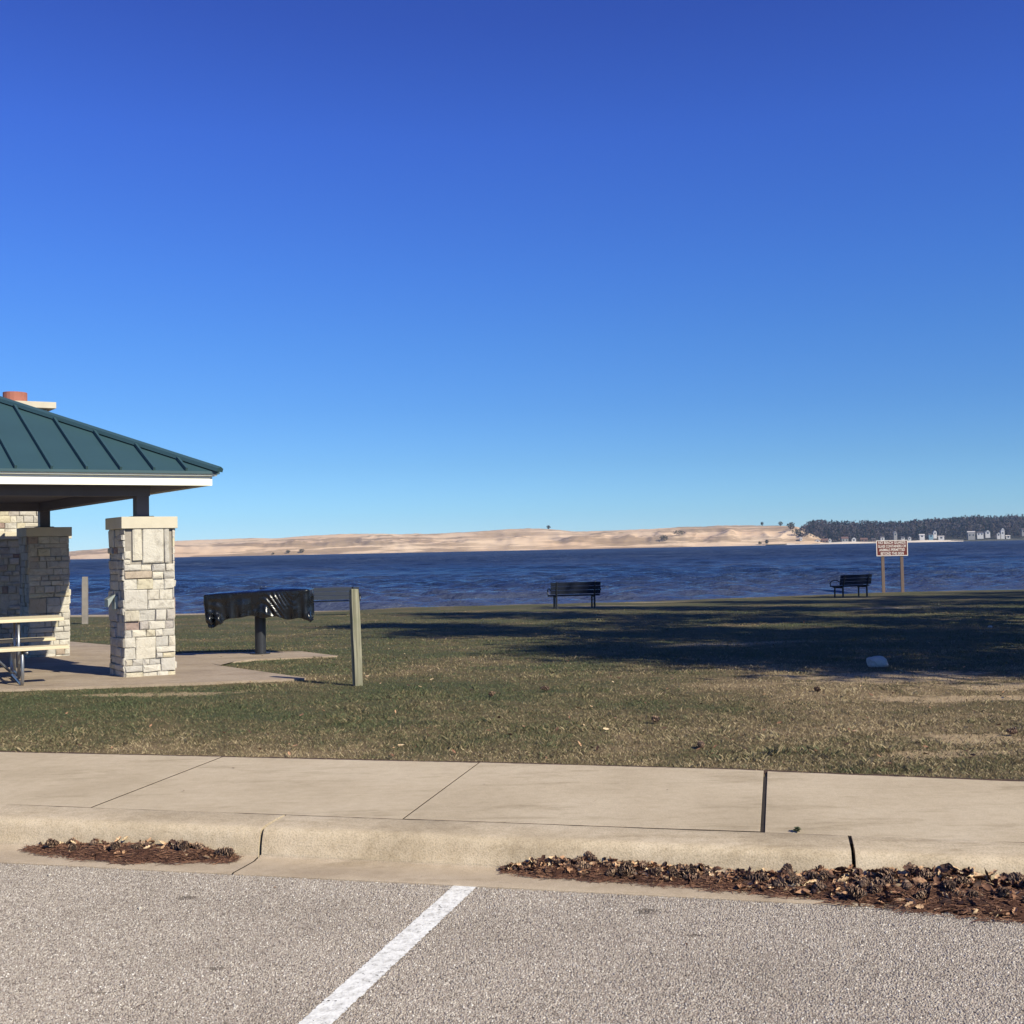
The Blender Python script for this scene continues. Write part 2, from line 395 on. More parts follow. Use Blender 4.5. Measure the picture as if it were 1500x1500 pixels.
# bare sandy spots
def spot(cx_, cy_, rx, ry):
    a = t.math('POWER', t.math('DIVIDE', t.math('SUBTRACT', x, cx_), rx), 2.0); b = t.math('POWER', t.math('DIVIDE', t.math('SUBTRACT', y, cy_), ry), 2.0)
    d = t.math('ADD', t.math('SQRT', t.math('ADD', a, b)), t.math('MULTIPLY', t.math('ADD', t.math('SUBTRACT', n2, .5), t.math('MULTIPLY', t.math('SUBTRACT', n3, .5), 1.3)), 2.2)); return t.maprange(d, 1.15, .55)
sm = t.math('MAXIMUM', t.math('MAXIMUM', spot(3.35, 8.3, .62, .22), spot(2.9, 7.75, .5, .16)), t.math('MAXIMUM', spot(4.0, 12.2, 1.2, .7), spot(4.1, 10.4, 1.0, .25)))
sm = t.math('MAXIMUM', sm, t.math('MAXIMUM', spot(-3.8, 12.0, .8, .22), spot(4.9, 11.2, .8, .3)))
c = t.mix(t.math('MULTIPLY', sm, .85), c, srgb(186, 162, 130))
# beach sand by the water
sx = t.attr('sand')
c = t.mix(t.math('MULTIPLY', sx, 1.0, True), c, t.ramp(n3, [(.3, srgb(150, 134, 112)), (.7, srgb(192, 174, 148))]))
t.col(c).rough(.95); t.b.inputs['Specular IOR Level'].default_value = .15
t.bump(t.noise(p, 55, 4, .7), .8, .03)
LAWNM = t.m
us = np.concatenate([np.linspace(-140, -14, 50)[:-1], np.linspace(-14, 14, 190), np.linspace(14, 140, 50)[1:]])
vv = np.concatenate([np.linspace(7.24, 16, 110)[:-1], np.linspace(16, 34, 90)[:-1], np.linspace(34, 110, 170)])
UU, VV = np.meshgrid(us, vv)
GX = UU*KU[0]+VV*KV[0]; GY = UU*KU[1]+VV*KV[1]
GZ = ground(GX, GY)+.03*(fbm(GX*1.7, GY*1.7)-.5)*sstep(7.3, 8.2, VV)
GZ[VV < 7.5] = np.minimum(GZ[VV < 7.5], .138)
# under the shelter slab / pad the soil lies lower
S_ = GY-shore(GX)
sand = sstep(-2.0, -.7, S_+.8*(fbm(GX*.8, GY*.8)-.5)+np.interp(GX, [-60, -9, -6, 30], [1.5, 1.5, -.3, -.5]))
spts = [(2.6, 38.2, 1.5, .5), (1.5, 36.6, 1.2, .35), (5.0, 41.5, 1.2, .4), (12.5, 41.2, 1.0, .35), (10.5, 31.5, 1.3, .6), (.6, 33.5, 1.0, .3), (3.2, 17.9, .8, .35), (4.0, 18.1, .7, .2)]
for (a, b, rx, ry) in spts:
    sand = np.maximum(sand, .8*np.exp(-(((GX-a)/rx)**2+((GY-b)/ry)**2)))
lawn = grid_mesh('lawn', GX, GY, GZ, LAWNM, True, {'sand': sand.ravel()})
tag(lawn, 'patchy green and straw coloured lawn sloping to the lake', None, None, 'structure')

# strip of soil along the back of the sidewalk
m = MB(); us_ = np.linspace(-14, 14, 400)
a_ = [K(u, walk_edge(u)-.03, .138) for u in us_]; b_ = [K(u, walk_edge(u)+.035+.045*fbm(u*6, 1.0), .1455) for u in us_]
m.add(a_+b_, [(i, i+1, 401+i, 400+i) for i in range(399)])
tag(m.build('soil_edge', SOIL), 'bare brown soil along the back of the sidewalk', None, None, 'structure')
SLAB_POLY = [(-13.5, 10.2), (-5.75, 12.5), (-2.46, 13.12), (-2.44, 13.2), (-4.02, 15.3), (-5.3, 17.6), (-7.1, 20.3), (-8.6, 22.0), (-10.2, 23.4), (-18.0, 18.2)]
PAD_POLY = [(-4.02, 15.42), (-4.10, 15.75), (-3.78, 16.45), (-2.66, 16.70), (-2.62, 16.76), (-3.38, 17.95), (-5.3, 18.1), (-5.45, 17.45)]
def inside(px, py, poly):
    px = np.asarray(px); py = np.asarray(py); r_ = np.zeros(px.shape, bool); n = len(poly)
    for i in range(n):
        x1, y1 = poly[i]; x2, y2 = poly[(i+1) % n]
        cnd = ((y1 > py) != (y2 > py)) & (px < (x2-x1)*(py-y1)/(y2-y1+1e-12)+x1); r_ ^= cnd
    return r_

# --- grass blades: one 'stuff' object
t = NT('grass_blades'); p, x, y, n, n2, n3, f = grass_colour(t)
rv = t.attr('rnd')
f2 = t.math('ADD', f, t.math('MULTIPLY', t.math('SUBTRACT', rv, .5), .50))
c = t.ramp(f2, [(.36, srgb(172, 155, 124)), (.54, srgb(138, 123, 94)), (.68, srgb(112, 105, 77)), (.86, srgb(94, 98, 70)), (1.05 if False else 1.0, srgb(80, 91, 62))])
t.col(c).rough(.7); t.b.inputs['Specular IOR Level'].default_value = .2
BLADEM = t.m
def blades(name, lab, n_, ymin, ymax, hmin, hmax, wd, seedv):
    rg = np.random.default_rng(seedv)
    # uniform in picture-ish area: sample depth denser near
    N = int(n_*1.7)
    yy = 1/(1/ymax+(1/ymin-1/ymax)*rg.random(N)); xx = (rg.random(N)*2-1)*(.74*yy+.8)
    v = xx*KV[0]+yy*KV[1]; u = xx*KU[0]+yy*KU[1]
    edge = np.interp(u, [-8, -2, -.3, 1.3, 3, 6], [7.36, 7.42, 7.40, 7.27, 7.21, 7.2])
    ok = (v > edge+.022+.05*rg.random(N)*fbm(u*5, v*0+2.0)) & ~inside(xx, yy, SLAB_POLY) & ~inside(xx, yy, PAD_POLY) & (yy < shore(xx)-1.2)
    # thin on bare spots
    for (a, b, rx, ry) in ((3.35, 8.3, .62, .22), (2.9, 7.75, .5, .16), (4.0, 12.2, 1.2, .7), (4.1, 10.4, 1.0, .25), (-3.8, 12.0, .8, .22), (4.9, 11.2, .8, .3)):
        ok &= ~((((xx-a)/rx)**2+((yy-b)/ry)**2 < .8*(.4+1.2*fbm(xx*3, yy*3))) & (rg.random(N) < .6))
    dens = fbm(xx*1.6, yy*1.6); ok &= rg.random(N) < .35+1.0*dens
    xx, yy = xx[ok][:n_], yy[ok][:n_]; N = len(xx)
    zz = ground(xx, yy)+.03*(fbm(xx*1.7, yy*1.7)-.5)*sstep(7.3, 8.2, xx*KV[0]+yy*KV[1])-.004
    h = hmin+(hmax-hmin)*rg.random(N)**1.6*(.45+.7*fbm(xx*.9, yy*.9)+1.5*np.maximum(0, fbm(xx*4.3+9, yy*4.3)-.60)*4); wdt = wd*(.6+.8*rg.random(N))*(yy/9)**.5
    a = rg.random(N)*2*np.pi; la = rg.random(N)*2*np.pi; lean = h*(.25+1.15*rg.random(N))
    dx, dy = np.cos(a)*wdt/2, np.sin(a)*wdt/2
    lx, ly = np.cos(la)*lean, np.sin(la)*lean
    V = np.stack([np.stack([xx-dx, yy-dy, zz], -1), np.stack([xx+dx, yy+dy, zz], -1),
                  np.stack([xx+lx*.4+dx*.7, yy+ly*.4+dy*.7, zz+h*.62], -1), np.stack([xx+lx, yy+ly, zz+h], -1)], 1).reshape(-1, 3)
    F = np.arange(N*4).reshape(N, 4)
    o = np_mesh(name, V, F, BLADEM, {'rnd': rg.random(N)})
    return tag(o, lab, 'grass', None, 'stuff')
blades('grass', 'short dormant turf behind the sidewalk', 420000, 6.0, 13, .006, .030, .0048, 5)
blades('grass', 'short turf thinning out towards the lake', 180000, 13, 36, .008, .032, .008, 6)

# ------------------------------------------------------------------ lake
t = NT('lake_water'); p = t.pos()
yv = t.xyz(p)[1]
a1 = t.noise(t.mapping(p, (.35, .8, 1), (0, 0, R(12))), 1, 5, .6); a2 = t.noise(t.mapping(p, (1.2, 2.6, 1), (0, 0, R(-8))), 1, 4, .6)
pat = t.noise(t.mapping(p, (.05, .045, 1)), 1, 11, .8)
c = t.ramp(pat, [(.36, (.008, .020, .058, 1)), (.5, (.022, .040, .094, 1)), (.64, (.052, .074, .130, 1))])
near = t.maprange(yv, 75, 40); c = t.mix(t.math('MULTIPLY', near, .7), c, (.070, .080, .125, 1))
t.col(c).rough(t.maprange(yv, 45, 260, .12, .55)); t.b.inputs['IOR'].default_value = 1.33; t.b.inputs['Specular IOR Level'].default_value = .2
b1 = t.bump(a1, 1.0, .7); t.bump(a2, 1.0, .2, b1)
WATERM = t.m
ys = np.concatenate([np.linspace(34, 130, 560)[:-1], np.linspace(130, 440, 520)[:-1], np.geomspace(440, 1420, 90)])
ta = np.concatenate([np.linspace(-2.0, -.62, 40)[:-1], np.linspace(-.62, .62, 330), np.linspace(.62, 2.0, 40)[1:]])
YY = np.repeat(ys[:, None], len(ta), 1); XX = YY*ta[None, :]
WZ = np.zeros_like(XX); rg = np.random.default_rng(4)
for k in range(60):
    wl = 10**rg.uniform(.0, .52); ang = R(80)+rg.normal(0, .42); kx, ky = 2*np.pi/wl*np.cos(ang), 2*np.pi/wl*np.sin(ang)
    am = .0105*wl**.8; fade = sstep(130, 60, YY) if wl < 3 else sstep(200, 90, YY)
    s_ = np.sin(kx*XX+ky*YY+rg.uniform(0, 6.28)); WZ += am*fade*(s_+.35*np.abs(s_))
for k in range(26):
    wl = rg.uniform(2.4, 6.0); ang = R(80)+rg.normal(0, .35); kx, ky = 2*np.pi/wl*np.cos(ang), 2*np.pi/wl*np.sin(ang)
    WZ += .0085*wl**.9*sstep(70, 150, YY)*sstep(560, 260, YY)*np.sin(kx*XX+ky*YY+rg.uniform(0, 6.28))
gust = .55+.9*fbm(XX*.05, YY*.12); WZ *= gust
WZ *= sstep(-1, 4, YY-shore(XX))
water = grid_mesh('lake', XX, YY, WATER+WZ, WATERM)
tag(water, 'wind ruffled dark blue lake water', None, None, 'structure')

# ------------------------------------------------------------------ far dunes (heightfield)
t = NT('dune_sand'); p = t.pos(); z = t.xyz(p)[2]
s1 = t.noise(t.mapping(p, (.006, .02, .16)), 1, 6, .62, .6); s2 = t.noise(t.mapping(p, (.03, .05, .5)), 1, 5, .7)
c = t.ramp(t.noise(p, .012, 4), [(.3, srgb(204, 172, 140)), (.7, srgb(218, 192, 162))])
vg = t.attr('veg')
vm = t.math('MULTIPLY', t.ramp(t.math('ADD', t.math('MULTIPLY', s1, .75), t.math('MULTIPLY', s2, .35)), [(.53, 0.0), (.59, 1.0)]), t.math('MULTIPLY', vg, 1.9), True)
c = t.mix(t.math('MULTIPLY', vm, .7), c, t.ramp(s2, [(.3, srgb(92, 78, 64)), (.65, srgb(146, 122, 96))]))
t.col(c).rough(.95); t.b.inputs['Specular IOR Level'].default_value = .1
t.bump(s2, .5, 2.0)
DUNEM = t.m
# silhouette: tangent of azimuth -> crest height (metres, at 1180 m)
PX = [-900, -300, -60, 60, 145, 200, 260, 330, 400, 440, 500, 560, 600, 640, 680, 740, 790, 840, 900, 940, 1000, 1050, 1110, 1160, 1185, 1215, 1400, 1900]
PY = [0, 0, 6, 9, 14.0, 19, 23.5, 25.5, 24.5, 27, 28.5, 28.5, 26.5, 27, 28.5, 31, 31, 26.5, 25.8, 27.5, 29.5, 29.8, 28.6, 28.0, 22, 8, 4, 2]
ta = np.concatenate([np.linspace(-1.2, -.5, 60)[:-1], np.linspace(-.5, .36, 620), np.linspace(.36, .8, 40)[1:]])
ds = np.concatenate([np.linspace(1002, 1060, 40)[:-1], np.linspace(1060, 1230, 70)[:-1], np.linspace(1230, 1500, 20)])
crest = np.interp(ta*FPX+750, PX, PY)*1180/FPX
DD = np.repeat(ds[:, None], len(ta), 1); TT = np.repeat(ta[None, :], len(ds), 0); DX = DD*TT; CR = np.repeat(crest[None, :], len(ds), 0)
bx = .6*fbm(TT*26, DD*.006, 4)+.4*(1-np.abs(2*fbm(TT*34+9, DD*.012, 3)-1))                      # long dune lobes
front = sstep(1000, 1050, DD)*(.05+.80*bx)+sstep(1040, 1180, DD)*(.95-.80*bx)
front = np.clip(front, 0, 1.0)*(1-.5*sstep(1240, 1500, DD))
DZ = WATER-.4+CR*front+2.2*(fbm(DX*.03, DD*.03, 5)-.5)*sstep(1003, 1030, DD)+1.0*(fbm(DX*.12, DD*.08, 3)-.5)*sstep(1010, 1060, DD)
vegpx = np.interp(TT*FPX+750, [0, 150, 300, 420, 520, 580, 640, 700, 760, 860, 900, 960, 1020, 1080, 1110, 1140, 1170], [.8, .7, .7, .9, .9, .8, .6, .4, .45, .5, .9, 1.0, .8, .5, .5, .8, 1])
veg = vegpx*np.clip(.35+1.1*(fbm(TT*40+5, DD*.02)), 0, 1)
dunes = grid_mesh('sand_dunes', DX, DD, DZ, DUNEM, True, {'veg': veg.ravel()})
tag(dunes, 'long pale sand dunes across the lake', None, None, 'structure')

# low wooded land to the right
LANDM = simple('far_land', srgb(72, 70, 60), .95, .3, .05)
BEACHM = simple('far_beach', srgb(212, 196, 176), .95, .12, .05)
ta = np.linspace(.225, 1.4, 200); ds = np.concatenate([np.linspace(1005, 1040, 14)[:-1], np.linspace(1040, 1500, 20)])
DD = np.repeat(ds[:, None], len(ta), 1); TT = np.repeat(ta[None, :], len(ds), 0)
rise = np.interp(TT, [.24, .33, .42, .6, 1.4], [3.0, 4.5, 10, 10, 6])
LZ = WATER-.4+1.5*sstep(1006, 1012, DD)*(1+0*TT)+1.6*sstep(1012, 1040, DD)+rise*sstep(1050, 1230, DD)+.6*(fbm(DD*.05, TT*40)-.5)*sstep(1006, 1015, DD)
LZ *= np.where(TT < .25, sstep(.225, .25, TT)*.9+.1, 1)
far_land = grid_mesh('far_shore', DD*TT, DD, LZ, LANDM); tag(far_land, 'low wooded land on the far right shore', None, None, 'structure')
def land_z(x, d): 
    tt = x/d; return float(WATER-.4+1.5+1.6*sstep(1012, 1040, d)+np.interp(tt, [.24, .33, .42, .6, 1.4], [3.0, 4.5, 10, 10, 6])*sstep(1050, 1230, d))
ta = np.linspace(.243, .40, 90); 
V = []; 
for q in ta:
    wv = 1.0+.5*math.sin(q*90)
    for d, zz in ((1003, WATER-.3), (1006, WATER+.55*wv), (1012, WATER+1.25*wv), (1017, WATER+1.35)): V.append((d*q, d, zz))
V = np.array(V).reshape(len(ta), 4, 3)
fb = grid_mesh('far_beach', V[:, :, 0], V[:, :, 1], V[:, :, 2], BEACHM); tag(fb, 'thin pale beach below the far woods', None, None, 'structure')

# --- far forest: a mass of bare and evergreen trees
t = NT('far_trees'); rv = t.attr('rnd')
c = t.ramp(rv, [(0, srgb(40, 50, 46)), (.25, srgb(36, 44, 44)), (.3, srgb(70, 66, 68)), (.7, srgb(84, 78, 80)), (.88, srgb(82, 68, 66)), (1, srgb(64, 60, 62))], 'LINEAR')
t.col(c).rough(.95); t.b.inputs['Specular IOR Level'].default_value = .05
FOREM = t.m
rg = np.random.default_rng(21)
Vs, Fs, Cs = [], [], []; nv = 0
TP = [1165, 1180, 1195, 1215, 1240, 1262, 1290, 1330, 1360, 1390, 1420, 1450, 1480, 1500, 1700, 2200]
TH = [14, 27, 32, 29, 28, 29, 26, 27.5, 29, 30, 33.5, 31, 33, 32, 31, 28]   # tree line above horizon, px of the photo's size
for k in range(2300):
    q = rg.uniform(.252, .56) if k < 2000 else rg.uniform(.56, 1.1)
    d = rg.uniform(1027, 1240); x_ = q*d
    top_px = np.interp(q*FPX+750, TP, TH); top = (top_px*1180/FPX+1.6)
    zb = land_z(x_, d); frac = sstep(1030, 1120, d)
    h = (top-zb)*(.62+.38*frac)*rg.uniform(.78, 1.06)
    if h < 5: h = 5
    ever = rg.random() < .22; col = rg.uniform(0, .25) if ever else rg.uniform(.3, 1)
    n_ = 46; rad = h*(.20 if ever else .30)
    tt_ = rg.random(n_)**.8
    zc = zb+h*(.12+.86*tt_)
    rr_ = rad*((1.05-tt_) if ever else np.sqrt(np.clip(1-(2*(tt_-.42))**2, .08, 1)))
    an = rg.random(n_)*6.283; ro = rr_*np.sqrt(rg.random(n_))
    cxs = x_+np.cos(an)*ro; cys = d+np.sin(an)*ro
    sz = rg.uniform(.5, 1.5, n_)*(1.0 if ever else .9)
    for i in range(4):
        pass
    o1 = rg.normal(0, 1, (n_, 3)); o2 = rg.normal(0, 1, (n_, 3))
    o1[:, 2] *= 1.4
    o1 /= np.linalg.norm(o1, axis=1)[:, None]; o2 /= np.linalg.norm(o2, axis=1)[:, None]
    C_ = np.stack([cxs, cys, zc], -1); s3 = sz[:, None]
    q4 = np.stack([C_-o1*s3, C_+o2*s3*.6, C_+o1*s3*1.1, C_-o2*s3*.6], 1).reshape(-1, 3)
    Vs.append(q4); Fs.append(np.arange(n_*4).reshape(n_, 4)+nv); nv += n_*4; Cs.append(np.clip(col+rg.normal(0, .03, n_), 0 if ever else .3, .25 if ever else 1))
    # trunk
    tw = .22; Vs.append(np.array([[x_-tw, d, zb-1], [x_+tw, d, zb-1], [x_+tw*.5, d+.1, zb+h*.8], [x_-tw*.5, d+.1, zb+h*.8]])); Fs.append(np.arange(4).reshape(1, 4)+nv); nv += 4; Cs.append(np.array([.95]))
ff = np_mesh('far_forest', np.concatenate(Vs), np.concatenate(Fs), FOREM, {'rnd': np.concatenate(Cs)})
tag(ff, 'dark bare and evergreen woods along the far right shore', 'forest', None, 'stuff')

# --- houses under the far woods
HW = simple('house_white', srgb(206, 202, 198), .7, .05, .3); HG = simple('house_grey', srgb(150, 146, 142), .8, .1, .3)
HB = simple('house_brown', srgb(120, 92, 78), .8, .1, .3); HBl = simple('house_blue', srgb(120, 150, 165), .8, .1, .3)
RD = simple('house_roof_dark', srgb(84, 76, 76), .9, .15, .5); RL = simple('house_roof_pale', srgb(196, 188, 182), .85, .1, .5); RB = simple('house_roof_brown', srgb(112, 82, 70), .9, .15, .5)
WG = simple('house_window', srgb(40, 46, 58), .2, .1, 1)
def house(px, y_off, w_, h_, rh, mw, mr, lab, dpt=7, gable=False, d=1022):
    """px: bearing as photo column; y_off: metres its foot stands above the beach"""
    x_ = (px-750)/FPX*d; zb = land_z(x_, d)+y_off
    root = empty('lake_house', (x_, d, zb)); tag(root, lab, 'house', 'houses along the far right shore')
    root.rotation_euler.z = -math.atan2(px-750, FPX)*.6
    a = MB(); a.box((0, 0, h_/2-1.5), (w_, dpt, h_+3)); a.build('wall', mw, root)
    r_ = MB(); e = .35
    if gable:
        r_.add([(-w_/2-e, -dpt/2-e, h_), (w_/2+e, -dpt/2-e, h_), (0, -dpt/2-e, h_+rh), (-w_/2-e, dpt/2+e, h_), (w_/2+e, dpt/2+e, h_), (0, dpt/2+e, h_+rh)], [(0, 2, 5, 3), (1, 4, 5, 2), (3, 5, 4), (0, 3, 4, 1)])
        g_ = MB(); g_.add([(-w_/2, -dpt/2-e-.02, h_+.02), (w_/2, -dpt/2-e-.02, h_+.02), (0, -dpt/2-e-.02, h_+rh*.93), (-w_/2, -dpt/2-e+.1, h_+.02), (w_/2, -dpt/2-e+.1, h_+.02), (0, -dpt/2-e+.1, h_+rh*.93)], [(0, 1, 2), (5, 4, 3), (0, 3, 4, 1), (1, 4, 5, 2), (2, 5, 3, 0)]); g_.build('gable', mw, root)
    else:
        r_.add([(-w_/2-e, -dpt/2-e, h_), (w_/2+e, -dpt/2-e, h_), (w_/2+e, dpt/2+e, h_), (-w_/2-e, dpt/2+e, h_), (-w_/2-e, 0, h_+rh), (w_/2+e, 0, h_+rh)], [(0, 1, 5, 4), (2, 3, 4, 5), (0, 4, 3), (1, 2, 5), (0, 3, 2, 1)])
    r_.build('roof', mr, root)
    nwin = max(1, int(w_/2.6))
    for k in range(nwin):
        b_ = MB(); b_.box(((k+.5)/nwin*w_-w_/2, -dpt/2-.03, h_*.5), (w_/nwin*.38, .1, 1.2)); b_.build('window', WG, root)
    return root
HL = [
 (1172, 1.5, 3.0, 6.0, .8, HW, RL, 'narrow white shack at the left end of the far shore houses', 4, False),
 (1183, .2, 7.0, 2.2, 1.0, HW, RL, 'low flat white house on the far beach below the first tall pines', 6, False),
 (1196, .2, 6.0, 3.2, 1.4, HW, RL, 'white house with pale roof on the far beach, third from the dunes', 6, True),
 (1207, .3, 8.0, 2.6, 3.0, HB, RB, 'brown house with brown roof between two white houses on the far beach', 7, False),
 (1214, .3, 3.6, 4.2, 1.6, HW, RD, 'small white gabled house touching the brown roofed one on the far beach', 6, True),
 (1236, .4, 8.5, 5.0, 3.0, HG, RB, 'big grey house with arched brown roof on the far beach', 8, False),
 (1249, .4, 5.5, 4.4, 2.2, HW, RD, 'white gabled house right of the big grey one on the far shore', 7, True),
 (1264, .3, 9.0, 3.0, 2.6, HB, RB, 'long low brown house left of the warning sign on the far shore', 7, False),
 (1278, .3, 5.0, 3.0, 2.0, HB, RD, 'small brown house with dark roof close left of the warning sign', 6, False),
 (1291, .5, 5.0, 6.0, 1.6, HW, RD, 'white two storey house just above the left corner of the warning sign', 6, False),
 (1310, 4.0, 4.2, 7.0, 2.0, HG, RL, 'tall grey house up among the trees above the middle of the warning sign', 6, True),
 (1321, 1.0, 4.0, 4.0, 1.6, HW, RD, 'white house just above the right part of the warning sign', 6, False),
 (1331, .7, 3.6, 4.0, 1.4, HW, RL, 'small white cottage just right of the warning sign on the far shore', 5, True),
 (1349, 3.0, 6.5, 3.2, 2.0, HW, RL, 'white cottage with pale roof on a green bank right of the sign', 6, False),
 (1362, 2.5, 5.5, 5.0, 2.0, HBl, RD, 'pale blue house beside the stepped white ones on the far shore', 6, False),
 (1368, 4.5, 4.4, 5.6, 2.4, HW, RL, 'stepped white gabled house higher than the blue one beside it', 6, True),
 (1377, .8, 7.5, 4.6, 1.2, HW, RL, 'broad white house at the waterline left of the gap in the houses', 6, False),
 (1421, 1.5, 9.0, 9.5, 1.8, HG, RL, 'big grey three storey house with pale roof edge on the far shore', 8, False),
 (1434, 3.4, 8.0, 4.6, 2.0, HW, RD, 'white house with dark roof right of the big grey three storey one', 7, False),
 (1445, 4.2, 6.0, 5.0, 2.2, HW, RD, 'white gabled house on the slope left of the tall white tower house', 7, True),
 (1461, 2.4, 4.2, 4.6, 1.8, HW, RD, 'small white house touching the left of the tall white tower house', 6, True),
 (1467, 2.4, 4.6, 11.0, 3.0, HW, RD, 'tall narrow white tower house, the highest on the far shore', 6, True),
 (1475, .6, 5.0, 3.8, 1.2, HW, RL, 'low white boathouse right of the tall white tower house', 6, False),
 (1498, 5.0, 5.0, 5.5, 2.0, HG, RD, 'grey house at the right edge of the photo on the far shore', 6, False)]
for h_ in HL: house(h_[0], h_[1], h_[2]*.66, h_[3]*.52, h_[4]*.6, *h_[5:])

# --- shrubs and little trees on the dunes
SHRM = simple('dune_shrub', srgb(74, 70, 52), .95, .3, .4); STEMM = simple('dune_shrub_stem', srgb(80, 66, 54), .95, .2, 1)
def dune_z(px, d):
    tt = (px-750)/FPX; i = int(np.argmin(abs(np.linspace(-.5, .36, 620)-tt)))+59; j = int(np.argmin(abs(_dsd-d))); return float(_DZd[j, i])
_dsd = np.concatenate([np.linspace(1002, 1060, 40)[:-1], np.linspace(1060, 1230, 70)[:-1], np.linspace(1230, 1500, 20)]); _DZd = DZ
def shrub(px, d, h, wdt, lab, seedv, name='dune_shrub'):
    rg_ = np.random.default_rng(seedv); x_ = (px-750)/FPX*d; z_ = dune_z(px, d)-.2
    root = empty(name, (x_, d, z_)); tag(root, lab, 'shrub', 'shrubs on the dunes')
    n_ = 160; q = rg_.normal(0, 1, (n_, 3)); q /= np.linalg.norm(q, axis=1)[:, None]; q *= rg_.random((n_, 1))**.4
    C_ = q*np.array([wdt/2, wdt/2, h*.42])+np.array([0, 0, h*.56])
    o1 = rg_.normal(0, 1, (n_, 3)); o2 = rg_.normal(0, 1, (n_, 3)); o1 /= np.linalg.norm(o1, axis=1)[:, None]; o2 /= np.linalg.norm(o2, axis=1)[:, None]
    s_ = h*.11
    np_mesh('foliage', np.stack([C_-o1*s_, C_+o2*s_*.7, C_+o1*s_, C_-o2*s_*.7], 1).reshape(-1, 3), np.arange(n_*4).reshape(n_, 4), SHRM, parent=root)
    m_ = MB(); m_.tube([(0, 0, -1), (.05, 0, h*.3), (0, 0, h*.7)], [.18, .14, .06], 6); m_.build('stem', STEMM, root)
for a in [(421, 1012, 3.8, 4.2, 'left of two dark round shrubs at the foot of the dunes', 1), (441, 1012, 4.0, 5.0, 'right of two dark round shrubs at the foot of the dunes', 2),
          (399, 1010, 2.2, 3.0, 'small low shrub at the waterline left of the two round ones', 3), (803, 1180, 4.6, 4.6, 'lone little tree on the crest of the middle dune', 4),
          (972, 1030, 6.0, 9.0, 'wide brown thicket in the hollow of the right hand dunes', 5), (994, 1045, 5.0, 12.0, 'long low thicket spread beside the wide brown one in the dunes', 6),
          (1116, 1175, 4.6, 3.0, 'thin little tree on the dune crest left of the woods', 7), (1122, 1012, 4.6, 3.6, 'brown bush at the dune foot near the first far houses', 8),
          (1112, 1012, 3.4, 3.4, 'lower brown bush left of the one near the first far houses', 9), (1143, 1160, 5.0, 5.0, 'grey bush on the dune shoulder where the woods begin', 10),
          (1158, 1090, 8.0, 8.0, 'grey brown thicket at the edge of the far woods', 11), (1166, 1040, 7.0, 8.0, 'dark thicket in front of the left end of the far woods', 12)]:
    shrub(*a)

# ------------------------------------------------------------------ shelter slab, grill pad
def slab(name, poly, lab, dz, bev=.012):
    m_ = MB(); P_ = [(x_, y_, gz(x_, y_)+dz) for x_, y_ in poly]
    n_ = len(P_); vs_ = [(q[0], q[1], q[2]-.2) for q in P_]+P_
    cx_ = sum(q[0] for q in P_)/n_; cy_ = sum(q[1] for q in P_)/n_; vs_.append((cx_, cy_, gz(cx_, cy_)+dz))
    fs = [(n_+i, n_+(i+1) % n_, 2*n_) for i in range(n_)]+[(i, (i+1) % n_, n_+(i+1) % n_, n_+i) for i in range(n_)]
    m_.add(vs_, fs); return tag(m_.build(name, SLABM), lab, None, None, 'structure')
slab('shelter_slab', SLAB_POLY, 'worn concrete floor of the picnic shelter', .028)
slab('grill_pad', PAD_POLY, 'concrete pad under the covered grill', .022)

# ------------------------------------------------------------------ picnic shelter
FD = Vector((math.cos(R(28)), math.sin(R(28)), 0)); SD = Vector((-math.sin(R(36)), math.cos(R(36)), 0))
O0 = Vector((-4.215, 14.03, 0)); PW = .60; PL = 4.85; PLEN = 9.4
def Q(p_, q_, z_=0.0): return O0+FD*p_+SD*q_+Vector((0, 0, z_))
def slabz(p_, q_): v = Q(p_, q_); return gz(v.x, v.y)+.026
def pbox(mb, p0, p1, q0, q1, z0, z1):
    vs_ = [Q(a, b, z_) for z_ in (z0, z1) for a, b in ((p0, q0), (p1, q0), (p1, q1), (p0, q1))]
    mb.add(vs_, [(3, 2, 1, 0), (4, 5, 6, 7), (0, 1, 5, 4), (1, 2, 6, 5), (2, 3, 7, 6), (3, 0, 4, 7)])

t = NT('limestone'); p = t.pos(); rv = t.attr('rnd')
c = t.ramp(rv, [(0, srgb(180, 175, 167)), (.2, srgb(204, 198, 186)), (.38, srgb(180, 176, 170)), (.55, srgb(196, 190, 180)), (.72, srgb(206, 199, 184)), (.86, srgb(172, 165, 160)), (.93, srgb(202, 193, 168)), (.97, srgb(150, 128, 122)), (1, srgb(190, 180, 168))])
n_ = t.noise(p, 11, 6, .68, .8)
c = t.mix(.75, c, t.ramp(n_, [(.3, (.50, .47, .45, 1)), (.46, (.90, .88, .86, 1)), (.7, (1.08, 1.07, 1.06, 1))]), 'MULTIPLY')
t.col(c).rough(.9); t.b.inputs['Specular IOR Level'].default_value = .2
t.bump(t.math('ADD', n_, t.math('MULTIPLY', t.noise(p, 60, 4), .4)), .7, .02)
STONEM = t.m
MORTM = simple('mortar', srgb(150, 142, 132), .95, .15, 20)
CAPM = simple('cap_stone', srgb(200, 190, 170), .85, .06, 6, bump=.25, bscale=70)
STEELM = simple('column_steel', srgb(92, 84, 88), .5, .08, 3)

